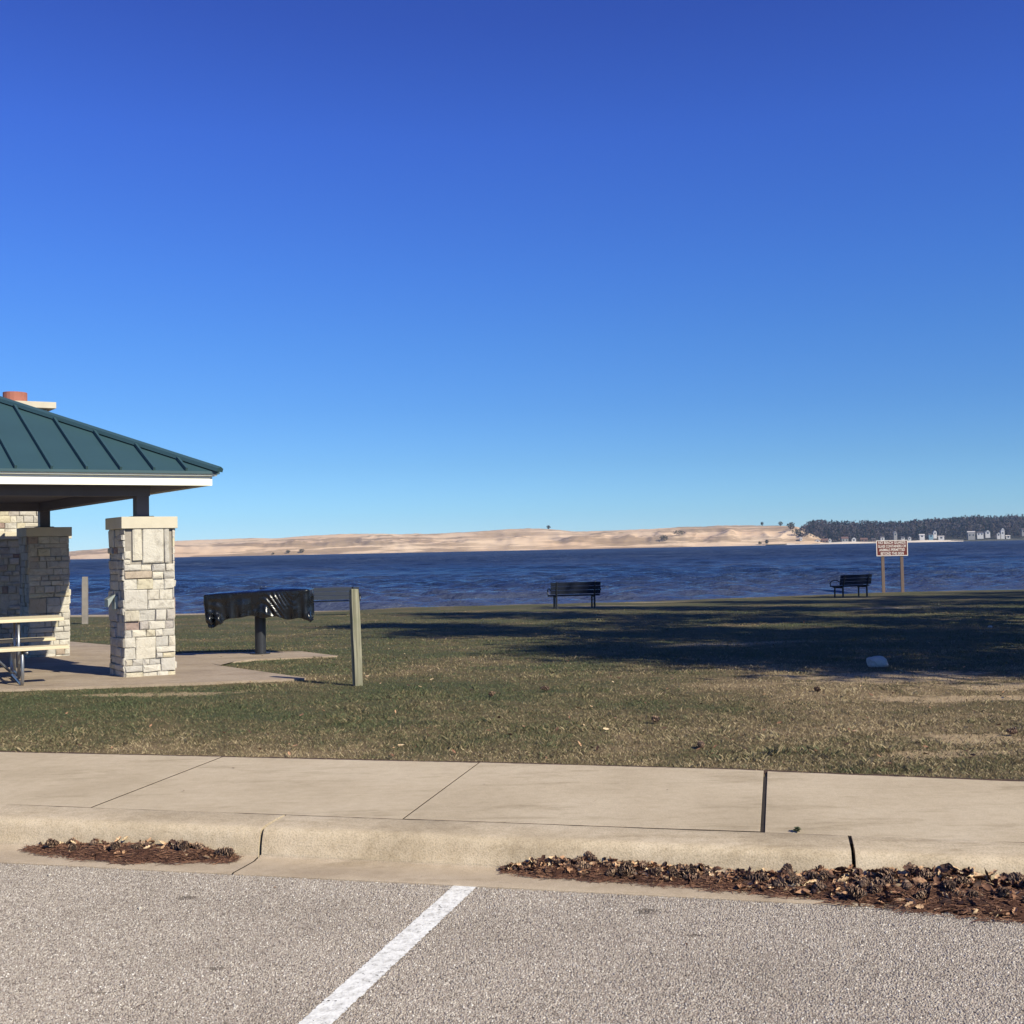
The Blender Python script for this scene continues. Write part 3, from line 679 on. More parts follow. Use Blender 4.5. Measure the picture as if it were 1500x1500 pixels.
def split(x0, z0, x1, z1, out, rg_):
    w_, h_ = x1-x0, z1-z0
    if h_ > .31 or (h_ > .14 and rg_.random() < .62):
        k = rg_.uniform(.35, .65)*h_; k = min(max(k, .055), h_-.055); split(x0, z0, x1, z0+k, out, rg_); split(x0, z0+k, x1, z1, out, rg_); return
    if w_ > .40 or (w_ > .2 and w_/h_ > 1.3 and rg_.random() < .72):
        k = rg_.uniform(.34, .66)*w_; split(x0, z0, x0+k, z1, out, rg_); split(x0+k, z0, x1, z1, out, rg_); return
    out.append((x0, z0, x1, z1))
def ashlar(mb, frame, w_, h_, rg_, special=None):
    """stones of one face; frame(s, n, z): s along the face, n outwards"""
    cells_ = []
    nrow = max(2, int(h_/.42)); zs = [0]+sorted(np.clip(np.arange(1, nrow)/nrow*h_+rg_.uniform(-.08, .08, nrow-1), .1, h_-.1))+[h_]
    for a, b in zip(zs[:-1], zs[1:]): split(0, a, w_, b, cells_, rg_)
    if special:
        cells_ = [c_ for c_ in cells_ if not (c_[0] < special[2] and c_[2] > special[0] and c_[1] < special[3] and c_[3] > special[1])]
        cells_ += special[4]
    for (x0, z0, x1, z1) in cells_:
        mb.cur = float(rg_.random()) if not special or (x0, z0, x1, z1) not in special[4] else (.72, .22, .04)[special[4].index((x0, z0, x1, z1))]
        gp_ = .003; out = rg_.uniform(.004, .042); j = lambda: rg_.uniform(-.009, .009)
        a, b, c_, d_ = x0+gp_, z0+gp_, x1-gp_, z1-gp_
        ins = min(.014, (d_-b)*.25)
        vs_ = [(a, 0, b), (c_, 0, b), (c_, 0, d_), (a, 0, d_)]
        mid_ = [(a+j()*.5, out*.75, b+j()*.5), (c_+j()*.5, out*.75, b+j()*.5), (c_+j()*.5, out*.75, d_+j()*.5), (a+j()*.5, out*.75, d_+j()*.5)]
        top = [(a+ins+j(), out+j()*.6, b+ins+j()), (c_-ins+j(), out+j()*.6, b+ins+j()), (c_-ins+j(), out+j()*.6, d_-ins+j()), (a+ins+j(), out+j()*.6, d_-ins+j())]
        cen = ((a+c_)/2, out+.004, (b+d_)/2)
        al = [frame(*q) for q in vs_+mid_+top+[cen]]
        fs = []
        for k in range(4):
            k2 = (k+1) % 4; fs += [(k, k2, 4+k2, 4+k), (4+k, 4+k2, 8+k2, 8+k), (8+k, 8+k2, 12)]
        mb.add(al, fs)
def stone_block(root, p0, p1, q0, q1, z0f, z1, name, seedv, special=None):
    """ashlar clad block; z0f base height"""
    rg_ = np.random.default_rng(seedv); z0 = z0f-.02
    core = MB(); pbox(core, p0+.02, p1-.02, q0+.02, q1-.02, z0, z1)
    body = MB()
    for (A, B, nrm, w_) in (((p0, q0), (p1, q0), -SD, p1-p0), ((p1, q0), (p1, q1), FD, q1-q0), ((p1, q1), (p0, q1), SD, p1-p0), ((p0, q1), (p0, q0), -FD, q1-q0)):
        Pa, Pb = Q(*A), Q(*B); dv_ = (Pb-Pa).normalized()
        nn = Vector((dv_.y, -dv_.x, 0))
        def fr(s, n__, z_, Pa=Pa, dv_=dv_, nn=nn): return Pa+dv_*s+nn*(n__-.018)+Vector((0, 0, z0+z_))
        ashlar(body, fr, w_, z1-z0, rg_, special if nrm == -SD else None)
    o = body.build(name, STONEM, root)
    core.build('mortar', MORTM, o)
    return o

shelter = empty('picnic_shelter', Q(-PLEN/2, PL/2, 0)); shelter.location.z = 0
tag(shelter, 'open picnic shelter with green metal hip roof on limestone pillars', 'shelter')
bpy.context.view_layer.update()
class Rel:
    pass
def rel(o):   # keep world placement while parented to the shelter empty at an offset
    o.matrix_parent_inverse = shelter.matrix_world.inverted(); return o
shelter_parts = []
CAPZ = 2.075
EAVE0, EAVE1 = 2.445, 2.605         # fascia bottom / top
def pillar(p0, q0, seedv, special=None):
    zb = min(slabz(p0, q0), slabz(p0+PW, q0+PW))-.02
    o = stone_block(shelter, p0, p0+PW, q0, q0+PW, zb, CAPZ-.145, 'pillar', seedv, special); rel(o)
    c_ = MB(); e = .035; pbox(c_, p0-e, p0+PW+e, q0-e, q0+PW+e, CAPZ-.145, CAPZ); c_.build('cap', CAPM, o, bevel=.006)
    s_ = MB(); pbox(s_, p0+PW/2-.075, p0+PW/2+.075, q0+PW/2-.075, q0+PW/2+.075, CAPZ, EAVE0+.02)
    pbox(s_, p0+PW/2-.12, p0+PW/2+.12, q0+PW/2-.12, q0+PW/2+.12, CAPZ+.0005, CAPZ+.015); s_.build('column', STEELM, o)
    return o
hgt = CAPZ-.145
sp = [.10, hgt-.50, .54, hgt, [(.10, hgt-.46, .215, hgt-.02+.02), (.215, hgt-.50, .475, hgt), (.475, hgt-.5, .54, hgt)]]
P1 = pillar(-PW, 0, 31, sp)
P2 = pillar(-PW, PL, 32)
for (a, b, s_) in ((-PLEN, 0, 33), (-PLEN, PL, 34)): pillar(a, b, s_)
tag(P1, 'sunlit limestone pillar at the near right corner')
# outlet box on the shaded side of the near pillar
ob_ = MB(); zc = 1.03
pbox(ob_, -PW-.055, -PW-.012, .20, .32, zc-.09, zc+.08); obx = ob_.build('outlet_box', simple('outlet_grey', srgb(150, 156, 150), .45, .05, 4, metal=.3), P1, bevel=.008)
lid = MB(); A = Q(-PW-.056, .20, zc+.08); 
lid.add([Q(-PW-.05, .19, zc+.085), Q(-PW-.05, .33, zc+.085), Q(-PW-.135, .33, zc+.03), Q(-PW-.135, .19, zc+.03), Q(-PW-.05, .19, zc+.097), Q(-PW-.05, .33, zc+.097), Q(-PW-.145, .33, zc+.037), Q(-PW-.145, .19, zc+.037),
         Q(-PW-.135, .19, zc-.06), Q(-PW-.135, .33, zc-.06)], [(0, 1, 2, 3), (4, 7, 6, 5), (0, 3, 7, 4), (1, 5, 6, 2), (3, 2, 6, 7), (0, 4, 5, 1), (3, 8, 9, 2), (0, 8, 3), (1, 2, 9)])
lid.build('lid', bpy.data.materials['outlet_grey'], obx)

# roof
OV = .35
ROOFM = simple('roof_green_metal', srgb(54, 80, 86), .42, .05, 2, metal=.0, spec=.5)
SEAMM = ROOFM
FASM = simple('fascia_cream', srgb(250, 246, 226), .5, .03, 2)
SOFM = simple('soffit_grey', srgb(98, 96, 106), .75, .08, 3)
e0, e1, f0, f1 = -PLEN-OV-.07, OV+.07, -OV-.07, PL+PW+OV+.07
half = (f1-f0)/2; RISE = half*.50; ze = EAVE1+.012
ra, rb = e0+half, e1-half; qm = (f0+f1)/2
RM = MB()
def rz(p_, q_):   # roof height over plan
    return ze+.50*min(p_-e0, e1-p_, q_-f0, f1-q_)
A_, B_, C_, D_ = Q(e0, f0, ze), Q(e1, f0, ze), Q(e1, f1, ze), Q(e0, f1, ze); E_, F_ = Q(ra, qm, ze+RISE), Q(rb, qm, ze+RISE)
dn = Vector((0, 0, -.03))
RM.add([A_, B_, C_, D_, E_, F_]+[v+dn for v in (A_, B_, C_, D_, E_, F_)], [(0, 1, 5, 4), (1, 2, 5), (2, 3, 4, 5), (3, 0, 4), (6, 10, 11, 7), (7, 11, 8), (8, 11, 10, 9), (9, 10, 6), (0, 6, 7, 1), (1, 7, 8, 2), (2, 8, 9, 3), (3, 9, 6, 0)])
roof = RM.build('roof', ROOFM, shelter); rel(roof)
sm_ = MB()
def rib(p0, q0, p1, q1, r_=.013, hgt_=.042):
    a = Q(p0, q0, rz(p0, q0)); b = Q(p1, q1, rz(p1, q1)); d = (b-a).normalized(); sd_ = d.cross(Vector((0, 0, 1))).normalized(); up = sd_.cross(d).normalized()
    vs_ = [a-sd_*r_, a+sd_*r_, b+sd_*r_, b-sd_*r_]; vs_ += [v+up*hgt_ for v in vs_]
    sm_.add(vs_, [(0, 1, 2, 3), (7, 6, 5, 4), (0, 4, 5, 1), (1, 5, 6, 2), (2, 6, 7, 3), (3, 7, 4, 0)])
SP = .382
k = 0
pp = e1-.405
while pp > e0+.05:
    dd_ = min(pp-e0, e1-pp, half); rib(pp, f0, pp, f0+dd_-.06); rib(pp, f1, pp, f1-dd_+.06); pp -= SP
qq = f0+.3
while qq < f1-.1:
    dd_ = min(qq-f0, f1-qq, half); rib(e1, qq, e1-dd_+.06, qq); rib(e0, qq, e0+dd_-.06, qq); qq += SP
sm_.build('seam', SEAMM, roof)
hp = MB()
def hip(a, b, r_=.075):
    d = (b-a).normalized(); sd_ = d.cross(Vector((0, 0, 1))).normalized(); up = sd_.cross(d).normalized()
    sec = [(-1, -.012), (-.95, .032), (0, .055), (.95, .032), (1, -.012)]
    vs_ = [q_+sd_*(s*r_)+up*u for q_ in (a, b) for s, u in sec]
    hp.add(vs_, [(i, i+1, 6+i, 5+i) for i in range(4)]+[(0, 5, 9, 4), (0, 4, 3, 2, 1), (5, 6, 7, 8, 9)])
for a, b in ((B_, F_), (C_, F_), (A_, E_), (D_, E_), (E_, F_)): hip(a+Vector((0, 0, .004)), b+Vector((0, 0, .004)))
hp.build('hip_cap', ROOFM, roof)
de = MB()
for (p0, p1, q0, q1) in ((e0, e1, f0, f0+.02), (e0, e1, f1-.02, f1), (e0, e0+.02, f0+.021, f1-.021), (e1-.02, e1, f0+.021, f1-.021)): pbox(de, p0, p1, q0, q1, EAVE1-.022, ze-.031)
de.build('drip_edge', ROOFM, roof)
# fascia: upper trim board and main board
g0_, g1_, h0_, h1_ = -PLEN-OV, OV, -OV, PL+PW+OV
fa = MB(); ft = MB()
for mb_, off, za, zb in ((fa, 0, EAVE0, EAVE1-.045), (ft, .045, EAVE1-.043, EAVE1-.005)):
    a, b, c_, d_ = g0_-off, g1_+off, h0_-off, h1_+off; th_ = .03+off
    pbox(mb_, a, b, c_, c_+th_, za, zb); pbox(mb_, a, b, d_-th_, d_, za, zb); pbox(mb_, a, a+th_, c_+th_+.001, d_-th_-.001, za, zb); pbox(mb_, b-th_, b, c_+th_+.001, d_-th_-.001, za, zb)
fas = fa.build('fascia', FASM, shelter); rel(fas); ft.build('trim_board', FASM, fas)
so_ = MB(); pbox(so_, g0_+.033, g1_-.033, h0_+.033, h1_-.033, EAVE0+.02, EAVE0+.035); s_o = so_.build('soffit', SOFM, shelter); rel(s_o)
bm_ = MB(); zb0, zb1 = EAVE0-.105, EAVE0+.019; hw = .085; c0, c1 = PW/2, PL+PW/2
pbox(bm_, -PLEN+PW/2-hw, -PW/2+hw, c0-hw, c0+hw, zb0, zb1); pbox(bm_, -PLEN+PW/2-hw, -PW/2+hw, c1-hw, c1+hw, zb0, zb1)
pbox(bm_, -PW/2-hw, -PW/2+hw, c0+hw+.001, c1-hw-.001, zb0, zb1); pbox(bm_, -PLEN+PW/2-hw, -PLEN+PW/2+hw, c0+hw+.001, c1-hw-.001, zb0, zb1)
bmo = bm_.build('beam', SOFM, shelter); rel(bmo)
# fireplace and chimney at the back
zf = slabz(-.4, PL+2.4)
fp = stone_block(shelter, -1.2, .46, PL+1.95, PL+2.75, zf, 1.92, 'fireplace', 41); rel(fp)
c_ = MB(); pbox(c_, -1.26, .52, PL+1.89, PL+2.81, 1.92, 2.045); c_.build('mantel', CAPM, fp, bevel=.006)
ch = stone_block(shelter, -.72, .16, PL+2.02, PL+2.68, 2.045, 4.20, 'chimney', 42); rel(ch)
c_ = MB(); pbox(c_, -.85, .29, PL+1.92, PL+2.80, 4.20, 4.31); c_.build('cap', CAPM, ch, bevel=.006)
c_ = MB(); cc = Q(-.28, PL+2.35); c_.tube([cc+Vector((0, 0, 4.31)), cc+Vector((0, 0, 4.50))], .20, 20); c_.build('flue', simple('flue_clay', srgb(160, 100, 84), .8, .15, 6), ch)

# ------------------------------------------------------------------ picnic table
WOODT = simple('table_board', srgb(214, 198, 166), .6, .12, 5, stretch=(1, 12, 12))
GALV = simple('galvanised_pipe', srgb(150, 152, 156), .38, .12, 8, metal=.75)
TE = Vector((-5.56, 13.85, 0)); TZ = gz(-6.2, 13.6)+.012
tb = empty('picnic_table', (TE.x-FD.x*1.22, TE.y-FD.y*1.22, TZ), R(28)); tag(tb, 'picnic table of pale boards on bent galvanised pipe legs under the shelter', 'table')
def board(mb, y0, y1, z0, z1, L, n_):
    w_ = (y1-y0)/n_
    for k in range(n_): mb.box((random.uniform(-.004, .004), y0+(k+.5)*w_, (z0+z1)/2), (L, w_-.008, z1-z0))
LT = 2.44
b_ = MB(); board(b_, -.36, .36, .725, .763, LT, 5); b_.build('tabletop', WOODT, tb, bevel=.004)
for s_ in (-1, 1):
    b_ = MB(); board(b_, s_*.74-.13, s_*.74+.13, .425, .463, LT, 2); b_.build('seat', WOODT, tb, bevel=.004)
for s_ in (-1, 1):
    x_ = s_*.72
    b_ = MB()
    def arc(c0_, c1_, n__=5):
        return [tuple(c0_[i]+(c1_[i]-c0_[i])*k/n__ for i in range(3)) for k in range(n__+1)]
    r_ = .019; zf_ = .024
    loop = [(x_+s_*.0, -.76, .425), (x_, -.80, .36), (x_, -.815, .20), (x_, -.80, .085), (x_, -.755, .035), (x_, -.68, zf_), (x_, 0, zf_), (x_, .68, zf_), (x_, .755, .035), (x_, .80, .085), (x_, .815, .20), (x_, .80, .36), (x_, .76, .425)]
    b_.tube(loop, r_, 10); b_.build('leg', GALV, tb, smooth=True)
    b_ = MB(); b_.tube([(x_+.0, -.30, .722), (x_, -.30, .06)], r_*.9, 10); b_.tube([(x_, .30, .722), (x_, .30, .06)], r_*.9, 10); b_.tube([(x_+.045, -.86, .40), (x_+.045, .86, .40)], r_*.9, 10); b_.build('upright', GALV, tb, smooth=True)
    b_ = MB(); b_.tube([(x_-s_*.05, 0, .10), (x_-s_*.62, 0, .70)], .017, 10); b_.tube([(x_, -.30, .10), (x_, .30, .10)], .014, 8); b_.build('brace', GALV, tb, smooth=True)

# ------------------------------------------------------------------ covered grill
GX0, GY0 = -3.94, 17.52; GZ0 = gz(GX0, GY0)+.022
gr = empty('pedestal_grill', (GX0, GY0, GZ0), R(4)); tag(gr, 'big pedestal grill wrapped in shiny black plastic on a concrete pad', 'grill')
BLK = simple('grill_steel', srgb(46, 48, 54), .5, .15, 8, metal=.2)
m = MB(); m.tube([(0, 0, 0), (0, 0, .70)], .085, 20); m.build('pedestal', BLK, gr, smooth=False)
m = MB(); m.tube([(0, 0, -.02), (0, 0, .02)], .15, 20); m.build('base_plate', BLK, gr)
m = MB(); m.box((0, 0, .80), (1.5, .66, .26)); m.build('firebox', BLK, gr, bevel=.02)
# plastic cover: a wrinkled skin round the box
t = NT('black_plastic'); o_ = t.obj()
wr = t.noise(t.mapping(o_, (2.2, 2.2, 5.0), (0, R(35), 0)), 2.2, 5, .6, 1.4)
t.col((.006, .007, .010, 1)).rough(t.ramp(t.noise(o_, 5, 3), [(.3, .20), (.7, .34)])); t.b.inputs['Specular IOR Level'].default_value = .6
t.bump(wr, .15, .05)
PLAS = t.m
NU, NVv = 300, 52; V = np.zeros((NVv, NU, 3))
hx, hy, cr = .80, .37, .07
def ring(sv):
    # point and outward normal at arc length sv (0..1) of a rounded rectangle, starting at the front left corner
    segs = [(2*(hx-cr), 0), (.5*math.pi*cr, 1), (2*(hy-cr), 0), (.5*math.pi*cr, 1)]*2
    d_ = sv*sum(q[0] for q in segs[:4])*2; ang = -math.pi/2; px_, py_ = -(hx-cr), -hy
    for L_, isarc in segs:
        if d_ > L_:
            d_ -= L_
            if isarc: cx_, cy_ = px_-math.cos(ang)*cr, py_-math.sin(ang)*cr; ang += math.pi/2; px_, py_ = cx_+math.cos(ang)*cr, cy_+math.sin(ang)*cr
            else: px_ -= math.sin(ang)*L_; py_ += math.cos(ang)*L_
            continue
        if isarc: cx_, cy_ = px_-math.cos(ang)*cr, py_-math.sin(ang)*cr; a2 = ang+d_/cr; return cx_+math.cos(a2)*cr, cy_+math.sin(a2)*cr, math.cos(a2), math.sin(a2)
        return px_-math.sin(ang)*d_, py_+math.cos(ang)*d_, math.cos(ang), math.sin(ang)
    return -(hx-cr), -hy, 0, -1
PERI = 4*(hx-cr)+4*(hy-cr)+2*math.pi*cr
for i in range(NU):
    x0_, y0_, nx_, ny_ = ring(i/NU); sl = i/NU*PERI
    hem = .435+.03*math.sin(sl*5+1)+.018*math.sin(sl*17)+.06*math.exp(-((x0_+.70)/.12)**2)-.045*math.exp(-((x0_+.30)/.17)**2)+.03*math.exp(-((x0_-.75)/.1)**2)
    for j in range(NVv):
        f_ = j/(NVv-1)
        if f_ < .25: s_ = f_/.25; z_ = .995-.03*s_**6; dr = 0
        else: s_ = 1; dr = (f_-.25)/.75; z_ = .965-dr*(hem-.03)
        n3 = mnoise.noise(Vector((x0_*4, y0_*4, z_*5)))
        g = .016*dr*math.sin(sl*30+2.5*math.sin(sl*4)+3*z_)+.012*dr*math.sin(sl*57+2*math.sin(sl*9))*dr+.022*n3*min(1, dr*4)
        n4 = mnoise.noise(Vector((x0_*3.1+7, y0_*3, z_*3.5)))
        wgt = math.exp(-((x0_-.28)/.20)**2)*min(1, max(0, .55+1.1*n4))+.45*math.exp(-((x0_+.62)/.08)**2)
        g += .020*wgt*min(1, dr*5)*math.sin((x0_*.75+z_*1.15)*2*math.pi/(.125+.02*math.sin(x0_*9))+3.2*n3+2*n4)
        g -= .03*dr**2
        V[j, i] = (x0_*s_+nx_*g, y0_*s_+ny_*g, z_+.03*x0_+(.010*mnoise.noise(Vector((x0_*s_*7, y0_*s_*7, 2))) if dr == 0 else 0))
ids = np.arange(NU*NVv).reshape(NVv, NU); nx = np.roll(ids, -1, 1)
F = np.stack([ids[:-1], ids[1:], nx[1:], nx[:-1]], -1).reshape(-1, 4)
cov = np_mesh('plastic_cover', V.reshape(-1, 3), F, PLAS, smooth=True, parent=gr)
sm = cov.modifiers.new('thick', 'SOLIDIFY'); sm.thickness = .004
for (xa, ya) in ((-.72, -.36), (-.58, -.40), (.76, -.30), (.70, .3)):
    m = MB(); pts = [(xa, ya, .64), (xa+.02, ya-.02, .55), (xa+.05, ya-.01, .515), (xa+.09, ya, .535)]
    m.tube(pts, [.05, .045, .03, .008], 7); m.build('cover_tail', PLAS, gr, smooth=True)

# ------------------------------------------------------------------ posts
t = NT('weathered_wood'); o_ = t.obj()
gn = t.noise(t.mapping(o_, (26, 26, 1.1)), 1, 6, .65, .8)
c = t.ramp(gn, [(.28, srgb(62, 60, 50)), (.48, srgb(126, 122, 104)), (.7, srgb(166, 161, 140))])
c = t.mix(t.ramp(t.noise(o_, 3.2, 4), [(.5, 0.0), (.7, .5)]), c, srgb(112, 116, 88))
t.col(c).rough(.9); t.bump(gn, .6, .01); t.b.inputs['Specular IOR Level'].default_value = .2
OLDW = t.m
def post(x_, y_, h_, w_, rz_, lean, lab, m_=OLDW):
    mb = MB(); n_ = 9
    vs_ = []
    for k in range(n_):
        z_ = -.3+(h_+.3)*k/(n_-1); sc = .9 if k == n_-1 else 1
        for sx, sy in ((-1, -1), (1, -1), (1, 1), (-1, 1)): vs_.append((sx*w_/2*sc+random.uniform(-.002, .002), sy*w_/2*sc+random.uniform(-.002, .002), z_+(random.uniform(-.006, .006) if k == n_-1 else 0)))
    fs = [(4*k+a, 4*k+(a+1) % 4, 4*k+4+(a+1) % 4, 4*k+4+a) for k in range(n_-1) for a in range(4)]+[(4*n_-4, 4*n_-3, 4*n_-2, 4*n_-1)]
    mb.add(vs_, fs); o = mb.build('wooden_post', m_, bevel=.008)
    o.location = (x_, y_, gz(x_, y_)-.01); o.rotation_euler = (0, lean, rz_)
    return tag(o, lab, 'post')
post(-1.735, 12.46, 1.075, .092, R(26), R(-1.6), 'weathered square wooden post standing alone in the grass beside the grill')
post(-12.05, 31.7, 1.33, .15, R(10), R(.5), 'weathered wooden post at the beach, seen between the two pillars', simple('post_grey', srgb(138, 130, 122), .9, .15, 6))

# ------------------------------------------------------------------ benches
BD = simple('bench_plank_dark', srgb(34, 40, 54), .8, .12, 4, spec=.12, stretch=(1, 8, 8)); BI = simple('bench_iron', srgb(30, 34, 42), .5, .1, 6)
BGp = simple('bench_plank_grey', srgb(64, 70, 82), .6, .12, 4, stretch=(1, 8, 8))
def bench(x_, y_, rz_, lab, plank, L=1.62):
    root = empty('park_bench', (x_, y_, gz(x_, y_)-.01), rz_); tag(root, lab, 'bench', 'benches facing the lake')
    s_ = MB()
    for k in range(4): s_.box((0, .06+k*.115, .43-.012*k*0), (L, .105, .04))
    s_.build('seat', plank, root, bevel=.005)
    b_ = MB(); ax = R(-12)
    for k in range(3):
        z_ = .545+k*.128; b_.box((0, -.03-(z_-.43)*.21, z_), (L, .035, .118), Matrix.Rotation(R(12), 3, 'X'))
    b_.build('backrest', plank, root, bevel=.005)
    for sx in (-1, 1):
        l_ = MB(); xx_ = sx*(L/2-.19)
        l_.tube([(xx_, -.02, -.1), (xx_, -.02, .40), (xx_, -.06, .52), (xx_, -.135, .87)], [.034, .034, .03, .024], 8)
        l_.tube([(xx_, .40, -.1), (xx_, .39, .40)], .03, 8); l_.tube([(xx_, -.03, .385), (xx_, .45, .385)], .026, 8); l_.build('leg', BI, root)
        a_ = MB(); xa = sx*(L/2+.01)
        pts = [(xa, -.07, .60), (xa, .06, .655), (xa, .22, .665), (xa, .36, .63), (xa, .43, .55), (xa, .40, .46), (xa, .30, .41)]
        a_.tube(pts, .02, 8); a_.build('armrest', BI, root)
    return root
bench(1.97, 36.1, R(8), 'dark park bench standing at the water in the middle of the lawn', BD)
bench(13.02, 43.1, R(30), 'dark park bench with curved arms beside the warning sign', BD, 1.66)
bench(-5.55, 34.6, R(6), 'greyish park bench half hidden behind the grill and the wooden post', BGp)

# ------------------------------------------------------------------ warning sign
SX0, SY0 = 16.55, 49.2
wsn = empty('warning_sign', (SX0, SY0, gz(SX0, SY0)), R(-9)); tag(wsn, 'brown warning sign with white lettering and border on two wooden posts at the shore', 'sign')
SPW = simple('sign_post_wood', srgb(118, 100, 90), .85, .12, 5, stretch=(6, 6, 1))
SBR = simple('sign_brown', srgb(110, 42, 36), .6, .06, 2); SWH = simple('sign_white', srgb(238, 226, 216), .6, .03, 4)
for sx, yo in ((-.40, 0), (.40, .0)):
    b_ = MB(); b_.box((sx, .06, .85), (.13, .10, 2.3)); b_.build('post', SPW, wsn, bevel=.008)
pz, ph_, pw_ = 1.93, .69, 1.32
b_ = MB(); b_.box((0, 0, pz), (pw_, .02, ph_)); bd = b_.build('sign_board', SBR, wsn)
b_ = MB(); bw = .032
for (cx_, cz_, sx, sz) in ((0, pz+ph_/2-bw/2, pw_, bw), (0, pz-ph_/2+bw/2, pw_, bw), (-pw_/2+bw/2, pz, bw, ph_-2*bw-.001), (pw_/2-bw/2, pz, bw, ph_-2*bw-.001)): b_.box((cx_, -.013, cz_), (sx, .006, sz))
b_.build('border', SWH, bd)
lm_v, lm_f = [], []
lines = ['NO BEACH GUARDS', 'GLASS CONTAINERS OR', 'ANIMALS PERMITTED', 'BEYOND THIS SIGN']
for i, (tx, wmax) in enumerate(zip(lines, (1.14, 1.18, 1.08, .96))):
    cu = bpy.data.curves.new('letters', 'FONT'); cu.body = tx; cu.size = .165; cu.align_x = 'CENTER'; cu.align_y = 'CENTER'; cu.extrude = .002; cu.offset = .004
    to = bpy.data.objects.new('letters', cu); COL.objects.link(to); bpy.context.view_layer.update()
    me = bpy.data.meshes.new_from_object(to.evaluated_get(bpy.context.evaluated_depsgraph_get())); bpy.data.objects.remove(to)
    xs = [v.co.x for v in me.vertices]; sc = wmax/(max(xs)-min(xs)); b0 = len(lm_v)
    for v in me.vertices: lm_v.append((v.co.x*sc, -.013-v.co.z, pz+.235-i*.158+v.co.y))
    for f_ in me.polygons: lm_f.append(tuple(b0+q for q in f_.vertices))
me = bpy.data.meshes.new('lettering'); me.from_pydata(lm_v, [], lm_f); me.update(); link('lettering', me, SWH, bd)

# ------------------------------------------------------------------ rock, small things on the lawn
def rock(x_, y_, sx, sy, sz, lab, mt, seedv, name='rock', sink=.25):
    bm = bmesh.new(); bmesh.ops.create_icosphere(bm, subdivisions=3, radius=1)
    for v in bm.verts:
        n_ = mnoise.noise(v.co*1.3+Vector((seedv, 0, 0)))*.24+mnoise.noise(v.co*2.6+Vector((seedv, 3, 0)))*.16
        v.co *= 1+n_; v.co.x *= sx; v.co.y *= sy; v.co.z = v.co.z*sz if v.co.z < 0 else min(v.co.z*sz, sz*.86+.02*n_)
    me_ = bpy.data.meshes.new(name); bm.to_mesh(me_); bm.free()
    o = link(name, me_, mt, smooth=False); o.location = (x_, y_, gz(x_, y_)+sz*(1-sink)-.02); return tag(o, lab, 'rock')
RKM = simple('pale_rock', srgb(190, 182, 168), .9, .12, 9, bump=.5, bscale=18)
rock(4.33, 13.52, .125, .10, .085, 'pale grey rock lying in the tree shade on the lawn', RKM, 3.0)
rock(8.8, 20.9, .045, .04, .035, 'small white stone far right in the shade on the lawn', RKM, 5.0)

# ------------------------------------------------------------------ pine cones, leaf litter along the kerb
CONEM = None
t = NT('pine_cone'); rv = t.attr('rnd'); o_ = t.obj()
t.col(t.ramp(rv, [(0, srgb(44, 34, 32)), (.45, srgb(78, 59, 50)), (.72, srgb(106, 82, 67)), (1, srgb(178, 148, 120))])).rough(.8)
CONEM = t.m
def cone_mesh(seedv, L=.085, Rm=.026):
    rg_ = np.random.default_rng(seedv); mb = MB(); mb.cur = .1
    mb.tube([(0, 0, 0), (L*.4, 0, 0), (L*.85, 0, 0), (L, 0, 0)], [Rm*.35, Rm*.55, Rm*.35, .002], 8)
    n_ = 56
    for k in range(n_):
        f_ = k/n_; a = k*2.39996+rg_.normal(0, .12); x_ = L*(.02+.93*f_); prof = math.sin(math.pi*(.10+.86*f_))**.7
        rd = Rm*1.12*prof*(1+rg_.normal(0, .14)); op = .5+.5*prof
        base = Vector((x_, math.cos(a)*Rm*.2, math.sin(a)*Rm*.2)); tip = Vector((x_+.013*op+rg_.normal(0, .0025), math.cos(a)*rd, math.sin(a)*rd))
        tn = Vector((0, -math.sin(a), math.cos(a))); wd = .0075*prof+.002; ax = Vector((.0026, 0, 0))
        mb.cur = float(.05+.45*rg_.random()); m1 = base.lerp(tip, .72)
        vs_ = [base-tn*wd*.25, base+tn*wd*.25, m1+tn*wd, m1-tn*wd]; vs2 = [v-ax for v in vs_]
        mb.add(vs_+vs2, [(0, 1, 2, 3), (7, 6, 5, 4), (0, 4, 5, 1), (1, 5, 6, 2), (3, 7, 4, 0)])
        mb.cur = float(.6+.4*rg_.random()**1.5)
        mb.add([m1+tn*wd, m1-tn*wd, tip-tn*wd*.45, tip+tn*wd*.45, m1+tn*wd-ax, m1-tn*wd-ax, tip-tn*wd*.45-ax*1.6, tip+tn*wd*.45-ax*1.6], [(0, 3, 2, 1), (4, 5, 6, 7), (2, 3, 7, 6), (0, 4, 7, 3), (1, 2, 6, 5)])
    me_ = bpy.data.meshes.new('pine_cone'); me_.from_pydata(mb.v, [], mb.f); me_.update()
    a_ = me_.attributes.new('rnd', 'FLOAT', 'FACE'); a_.data.foreach_set('value', mb.c); me_.materials.append(CONEM); return me_
CM = [cone_mesh(1, .085, .023), cone_mesh(2, .10, .024), cone_mesh(3, .07, .025), cone_mesh(4, .09, .020)]
def pile_h(u):      # litter height along the kerb (metres)
    l = np.interp(u, [-4.05, -3.88, -3.4, -3.0, -2.78], [0, .025, .05, .04, 0]); r_ = np.interp(u, [-1.36, -1.22, -.9, -.45, 0, .35, .7, .95, 1.2, 1.5, 1.75], [0, .032, .042, .032, .030, .046, .060, .058, .05, .04, .02])*(.75+.5*fbm(np.asarray(u)*5, np.asarray(u)*0+4)); return l+r_
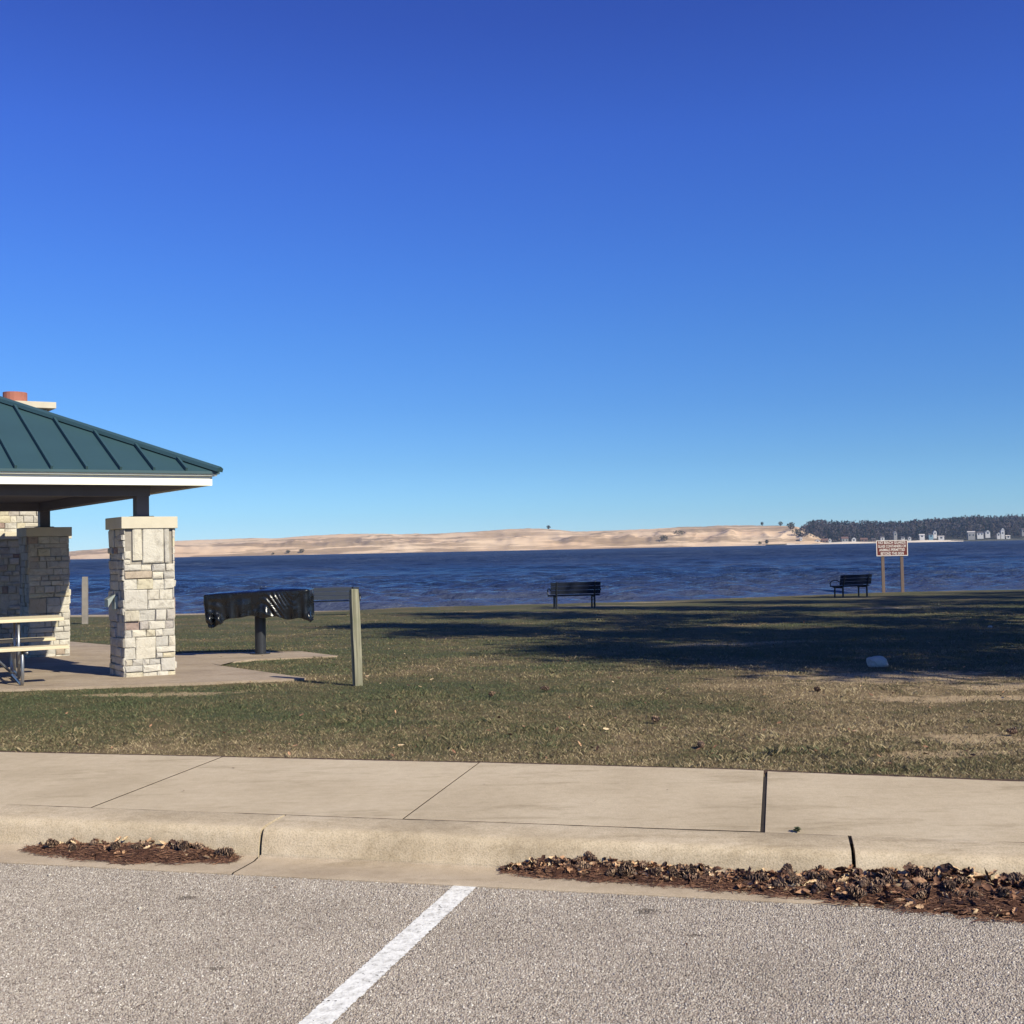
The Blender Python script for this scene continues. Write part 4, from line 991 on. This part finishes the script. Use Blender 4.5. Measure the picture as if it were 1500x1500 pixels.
def pile_v(u):      # outer (asphalt side) edge of the litter
    return np.interp(u, [-4.05, -3.77, -3.27, -2.78, -1.36, -1.15, -.45, -.145, .345, .67, .93, 1.02, 1.15, 1.4, 1.75], [5.45, 5.36, 5.29, 5.42, 5.45, 5.41, 5.36, 5.31, 5.20, 5.14, 5.08, 5.15, 5.24, 5.33, 5.45])
def ground_k(v): return .006 if v > 5.18 else .0
def cone(u, v, z, lab, grp, k=0):
    o = bpy.data.objects.new('pine_cone', CM[k % 4]); COL.objects.link(o); q = K(u, v, z); o.location = q
    o.rotation_euler = (random.uniform(0, 6.28), random.uniform(-.35, .35), random.uniform(0, 6.28)); s_ = random.uniform(.75, 1.05); o.scale = (s_, s_, s_)
    return tag(o, lab, 'pine cone', grp)
rg = np.random.default_rng(77)
GL = 'pine cones in the small litter heap'; GR = 'pine cones in the long litter heap'
for u in (-3.86, -3.74, -3.66, -3.48, -3.3, -3.18, -3.10, -2.96, -2.9, -3.38, -3.78):
    v0 = pile_v(u); v = rg.uniform(max(v0+.02, 5.40), 5.475); cone(u+rg.uniform(-.03, .03), v, .030+pile_h(u)*.45, 'brown pine cone in the small litter heap against the kerb on the left', GL, rg.integers(4))
for k in range(88):
    u = -1.24+2.9*rg.random()**.62; v0 = float(pile_v(u)); v = v0+.02+(5.485-v0-.02)*rg.random()**.8
    tq = (v-v0)/(5.49-v0); cone(u, v, .022+float(pile_h(u))*(.35+.75*tq)*rg.uniform(.7, 1.1), 'open brown pine cone in the long litter heap against the kerb on the right', GR, rg.integers(4))
# uncountable litter: needles bed + dead leaves
t = NT('needle_bed'); p = t.pos()
nb = t.noise(t.mapping(p, (60, 220, 60), (0, 0, KA)), 1, 4, .7)
t.col(t.ramp(nb, [(.3, srgb(52, 38, 33)), (.55, srgb(100, 70, 57)), (.75, srgb(142, 104, 86))])).rough(.95); t.bump(nb, .9, .02); t.b.inputs['Specular IOR Level'].default_value = .1
BEDM = t.m
t = NT('dead_leaf'); rv = t.attr('rnd')
t.col(t.ramp(rv, [(0, srgb(52, 38, 34)), (.35, srgb(92, 64, 52)), (.6, srgb(136, 98, 76)), (.82, srgb(184, 144, 112)), (1, srgb(220, 194, 156))])).rough(.75); t.b.inputs['Specular IOR Level'].default_value = .3
LEAFM = t.m
def leaves(pts, name, lab, smin, smax, seedv, curl=1.0, kind='stuff'):
    rg_ = np.random.default_rng(seedv); V, F, C_ = [], [], []
    for (x_, y_, z_) in pts:
        L = rg_.uniform(smin, smax); W = L*rg_.uniform(.35, .6); cu = rg_.uniform(.1, .55)*curl
        Rm = Matrix.Rotation(rg_.uniform(0, 6.28), 3, 'Z') @ Matrix.Rotation(rg_.normal(0, .75*curl), 3, 'X') @ Matrix.Rotation(rg_.normal(0, .6*curl), 3, 'Y')
        b0 = len(V); r_ = rg_.random()
        prof = [0.03, .75, .55, 1.0, .6, .75, .35, .04] if rg_.random() < .65 else [.03, .5, .85, 1, .95, .75, .4, .03]
        for k in range(8):
            f_ = k/7
            for s_ in (-1, 0, 1):
                v = Vector(((f_-.5)*L, s_*prof[k]*W/2, cu*L*(abs(s_)*.45*prof[k]+1.1*(f_-.5)**2)+rg_.normal(0, .015)*L))
                V.append(tuple(Vector((x_, y_, z_))+Rm @ v))
        for k in range(7):
            for s_ in range(2): a = b0+k*3+s_; F.append((a, a+3, a+4, a+1)); C_.append(float(np.clip(r_+rg_.normal(0, .06), 0, 1)))
    o = np_mesh(name, V, F, LEAFM, {'rnd': C_}); return tag(o, lab, 'leaf litter', None, kind)
def bed(name, ua, ub, lab, seedv):
    n_ = 140; us_ = np.linspace(ua, ub, n_); rows = 16; X, Y, Z = [np.zeros((n_, rows)) for _ in range(3)]
    for i, u in enumerate(us_):
        v0 = float(pile_v(u))+.02*math.sin(u*31)+.015*math.sin(u*77)+.07*float(fbm(u*8, 3.3)-.5); h_ = float(pile_h(u))
        for j in range(rows):
            f_ = j/(rows-1); v = v0+(5.505-v0)*f_; prof = min(1, f_*2.2)**.7
            z_ = h_*prof*(.45+.6*fbm(u*14, v*30))*(.8+.5*fbm(u*3, v*5))+.004-(.02 if j == 0 else 0)
            q = K(u, v, max(z_, -.01)+ (.004 if v > 5.18 else .001)); X[i, j], Y[i, j], Z[i, j] = q
    o = grid_mesh(name, X, Y, Z, BEDM); tag(o, lab, 'litter', None, 'stuff')
    # loose needles on top
    rg_ = np.random.default_rng(seedv); N = int(2600*(ub-ua)); u = rg_.uniform(ua, ub, N); v0 = pile_v(u)+.03*np.sin(u*23)*rg_.random(N); v = v0-.07*rg_.random(N)**2+(5.50-v0+.03)*rg_.random(N)**1.15
    z_ = pile_h(u)*np.minimum(1, np.maximum(0, (v-v0)/(5.5-v0))*2.2)**.7*.8+.010
    L = rg_.uniform(.03, .085, N); a = rg_.normal(0, .8, N)-KA; tl = rg_.normal(0, .18, N); dx, dy, dz = np.cos(a)*L/2, np.sin(a)*L/2, np.sin(tl)*L/2; wd = .0011
    x_ = u*KU[0]+v*KV[0]; y_ = u*KU[1]+v*KV[1]
    nx_, ny_ = -np.sin(a)*wd, np.cos(a)*wd
    Vn = np.stack([np.stack([x_-dx-nx_, y_-dy-ny_, z_-dz], -1), np.stack([x_+dx-nx_, y_+dy-ny_, z_+dz], -1), np.stack([x_+dx+nx_, y_+dy+ny_, z_+dz+.001], -1), np.stack([x_-dx+nx_, y_-dy+ny_, z_-dz+.001], -1)], 1).reshape(-1, 3)
    o2 = np_mesh('pine_needles', Vn, np.arange(N*4).reshape(N, 4), LEAFM, {'rnd': rg_.uniform(.1, .7, N)}); tag(o2, lab.replace('bed', 'loose needles'), 'pine needles', None, 'stuff')
bed('needle_litter', -4.05, -2.78, 'rusty bed of pine litter in the gutter on the left', 1); bed('needle_litter', -1.36, 1.75, 'rusty bed of pine litter in the gutter on the right', 2)
def litter_pts(n_, ua, ub, seedv, back):
    rg_ = np.random.default_rng(seedv); out = []
    for _ in range(n_):
        u = rg_.uniform(ua, ub); v0 = float(pile_v(u)); f_ = rg_.random()**back; v = v0+(5.49-v0)*f_
        q = K(u, v, .012+float(pile_h(u))*(.18+.90*f_)*rg_.uniform(.5, 1.3)); out.append(q)
    return out
leaves(litter_pts(150, -4.0, -2.82, 3, .8), 'leaf_litter', 'curled dead leaves on the left litter heap', .02, .05, 4)
leaves(litter_pts(2300, -1.36, 1.75, 5, .5)+litter_pts(140, -.3, 1.6, 25, 2.2), 'leaf_litter', 'curled dead leaves on the long right litter heap', .02, .07, 6, 1.2)
# a few bits scattered on lawn, walk and asphalt
rg = np.random.default_rng(15); pts = []
while len(pts) < 420:
    y_ = 1/(1/30+(1/7.3-1/30)*rg.random()); x_ = rg.uniform(-.5, .5)*y_
    if (x_*KV[0]+y_*KV[1]) > 7.5 and not inside(x_, y_, SLAB_POLY) and (x_ > -2 or rg.random() < .4): pts.append((x_, y_, gz(x_, y_)+.025))
leaves(pts, 'fallen_leaves', 'small dead leaves scattered over the lawn', .018, .055, 8, .6)
pts = [K(rg.uniform(-4, 3), rg.uniform(3.2, 5.1), .006) for _ in range(9)]+[K(rg.uniform(-4, 2.5), rg.uniform(5.9, 7.2), .156) for _ in range(10)]
leaves(pts, 'leaf_bits', 'tiny leaf bits lying on pavement and asphalt', .010, .026, 9, .4)
leaves(litter_pts(150, -1.3, 1.6, 35, .12), 'leaf_litter', 'bigger curled dead leaves leaning on the kerb at right', .05, .085, 36, 1.3)
leaves(litter_pts(22, -4.0, -2.85, 45, .15), 'leaf_litter', 'bigger curled dead leaves leaning on the kerb at left', .04, .07, 46, 1.3)
for i, (x_, y_) in enumerate([(3.62, 8.38), (1.30, 8.05), (1.18, 9.3), (-.2, 11.2), (2.9, 11.0), (.25, 11.5)]):
    o = bpy.data.objects.new('pine_cone', CM[i % 4]); COL.objects.link(o); o.location = (x_, y_, gz(x_, y_)+.04); o.rotation_euler = (1, .1, i*1.3)
    tag(o, ['dark pine cone on the bare sandy patch of the lawn at right', 'dark pine cone in the grass near the sidewalk, right of the second joint', 'pine cone alone in dry grass in the middle of the lawn', 'pine cone in the greener grass right of the wooden post', 'pine cone in the lawn just in front of the shaded rock', 'pine cone in the grass farther right of the wooden post'][i], 'pine cone', 'pine cones lying on the lawn')
# weed in the pavement joint
WEEDM = simple('weed_green', srgb(86, 92, 62), .7, .2, 20); rg = np.random.default_rng(3); mb = MB()
for k in range(26):
    a = rg.uniform(0, 6.28); L = rg.uniform(.012, .034); h_ = rg.uniform(.008, .026); dx, dy = math.cos(a), math.sin(a); wv = .006
    mb.add([(0, 0, 0), (dx*L*.55-dy*wv, dy*L*.55+dx*wv, h_), (dx*L, dy*L, h_*.9), (dx*L*.55+dy*wv, dy*L*.55-dx*wv, h_*.95)], [(0, 1, 2, 3)])
o = mb.build('weed', WEEDM); o.location = K(.06, 5.86, .150); tag(o, 'little weed growing out of the joint behind the kerb', 'weed')
# pebbles on the asphalt
for i, (u, v) in enumerate([(-2.85, 4.62), (-3.6, 5.02)]):
    bm = bmesh.new(); bmesh.ops.create_icosphere(bm, subdivisions=2, radius=.009)
    for v_ in bm.verts: v_.co *= 1+.25*mnoise.noise(v_.co*90+Vector((i*7, 0, 0)))
    me_ = bpy.data.meshes.new('pebble'); bm.to_mesh(me_); bm.free(); o = link('pebble', me_, RKM, smooth=True); o.location = K(u, v, .007); o.scale.z = .7
    tag(o, ['white pebble on the asphalt left of the painted line', 'white pebble on the asphalt below the small litter heap'][i], 'pebble')

# ------------------------------------------------------------------ pines right of the picture: they cast the shade on the lawn
BARK = simple('pine_bark', srgb(92, 74, 62), .95, .3, 6, bump=.8, bscale=14, stretch=(1, 1, .3))
NEED = simple('pine_foliage', srgb(58, 78, 44), .8, .3, 2)
def pine(x_, y_, h_, rad, base, lab, seedv, nlimb=44):
    rg_ = np.random.default_rng(seedv); root = empty('pine_tree', (x_, y_, gz(x_, y_)-.05)); tag(root, lab, 'tree', 'pines on the right of the lawn')
    tr_ = MB(); tr_.tube([(0, 0, -.3), (0, 0, .4), (.05, 0, h_*.35), (-.05, .05, h_*.7), (0, 0, h_)], [.34, .27, .2, .11, .02], 12)
    V, N = [], 0
    for k in range(nlimb):
        f_ = (k+rg_.random())/nlimb; z_ = base+(h_*.97-base)*f_; a = k*2.4+rg_.normal(0, .3)
        L = rad*(math.sin(math.pi*(.16+.80*f_))**.8)*rg_.uniform(.55, 1.12); up = L*(.12+.35*f_)
        e = Vector((math.cos(a)*L, math.sin(a)*L, z_+up)); b0 = Vector((0, 0, z_))
        tr_.tube([b0, b0.lerp(e, .5)+Vector((0, 0, up*.12)), e], [.05, .032, .01], 5)
        nc = int(9+L*5)
        for c in range(nc):
            s_ = rg_.uniform(.28, 1.05); cc_ = b0.lerp(e, s_)+Vector(rg_.normal(0, .30, 3))*(.4+.25*L*s_)*Vector((1, 1, .45)).length/1.5
            n_ = 13; q = rg_.normal(0, 1, (n_, 3))*np.array([.34, .34, .17])+np.array(cc_)
            o1 = rg_.normal(0, 1, (n_, 3)); o2 = rg_.normal(0, 1, (n_, 3)); o1 /= np.linalg.norm(o1, axis=1)[:, None]; o2 /= np.linalg.norm(o2, axis=1)[:, None]
            V.append(np.stack([q-o1*.17, q+o2*.075, q+o1*.17, q-o2*.075], 1).reshape(-1, 3)); N += n_
    tr_.build('trunk', BARK, root, smooth=True)
    np_mesh('crown', np.concatenate(V), np.arange(N*4).reshape(N, 4), NEED, parent=root)
for i, a in enumerate([(14.5, 5.9, 12.8, 2.8, 3.4, 58), (12.6, 12.6, 15.0, 3.5, 3.8), (14.4, 19.0, 16.0, 3.3, 3.4), (18.6, 22.6, 16.0, 3.0, 3.4), (24.6, 24.8, 16.5, 3.4, 3.0), (30.0, 27.5, 17.0, 3.6, 3.0), (36.5, 29.5, 17.0, 4.2, 3.0), (19.5, 8.4, 15.0, 3.2, 3.4)]):
    pine(*a[:5], ['nearest and smallest pine right of the lawn', 'tall pine just behind the smallest one', 'pine standing closest to the right edge of the photo', 'pine level with the middle bench', 'pine near the warning sign', 'second farthest pine along the shore', 'farthest pine along the shore', 'pine farthest from the lawn at right'][i], 50+i, *a[5:])

# ------------------------------------------------------------------ thin air over the lake
hz = bpy.data.materials.new('haze_air'); hz.use_nodes = True; hn = hz.node_tree.nodes; hn.remove(hn['Principled BSDF'])
pv = hn.new('ShaderNodeVolumePrincipled'); pv.inputs['Color'].default_value = (.50, .70, 1, 1); pv.inputs['Density'].default_value = .00013; pv.inputs['Anisotropy'].default_value = 0
hz.node_tree.links.new(pv.outputs[0], hn['Material Output'].inputs['Volume'])
m = MB(); m.box((0, 740, 21), (6200, 1700, 50)); tag(m.build('haze', hz), 'thin blue air over lake and shore', 'haze', None, 'stuff')
SC.cycles.volume_bounces = 0
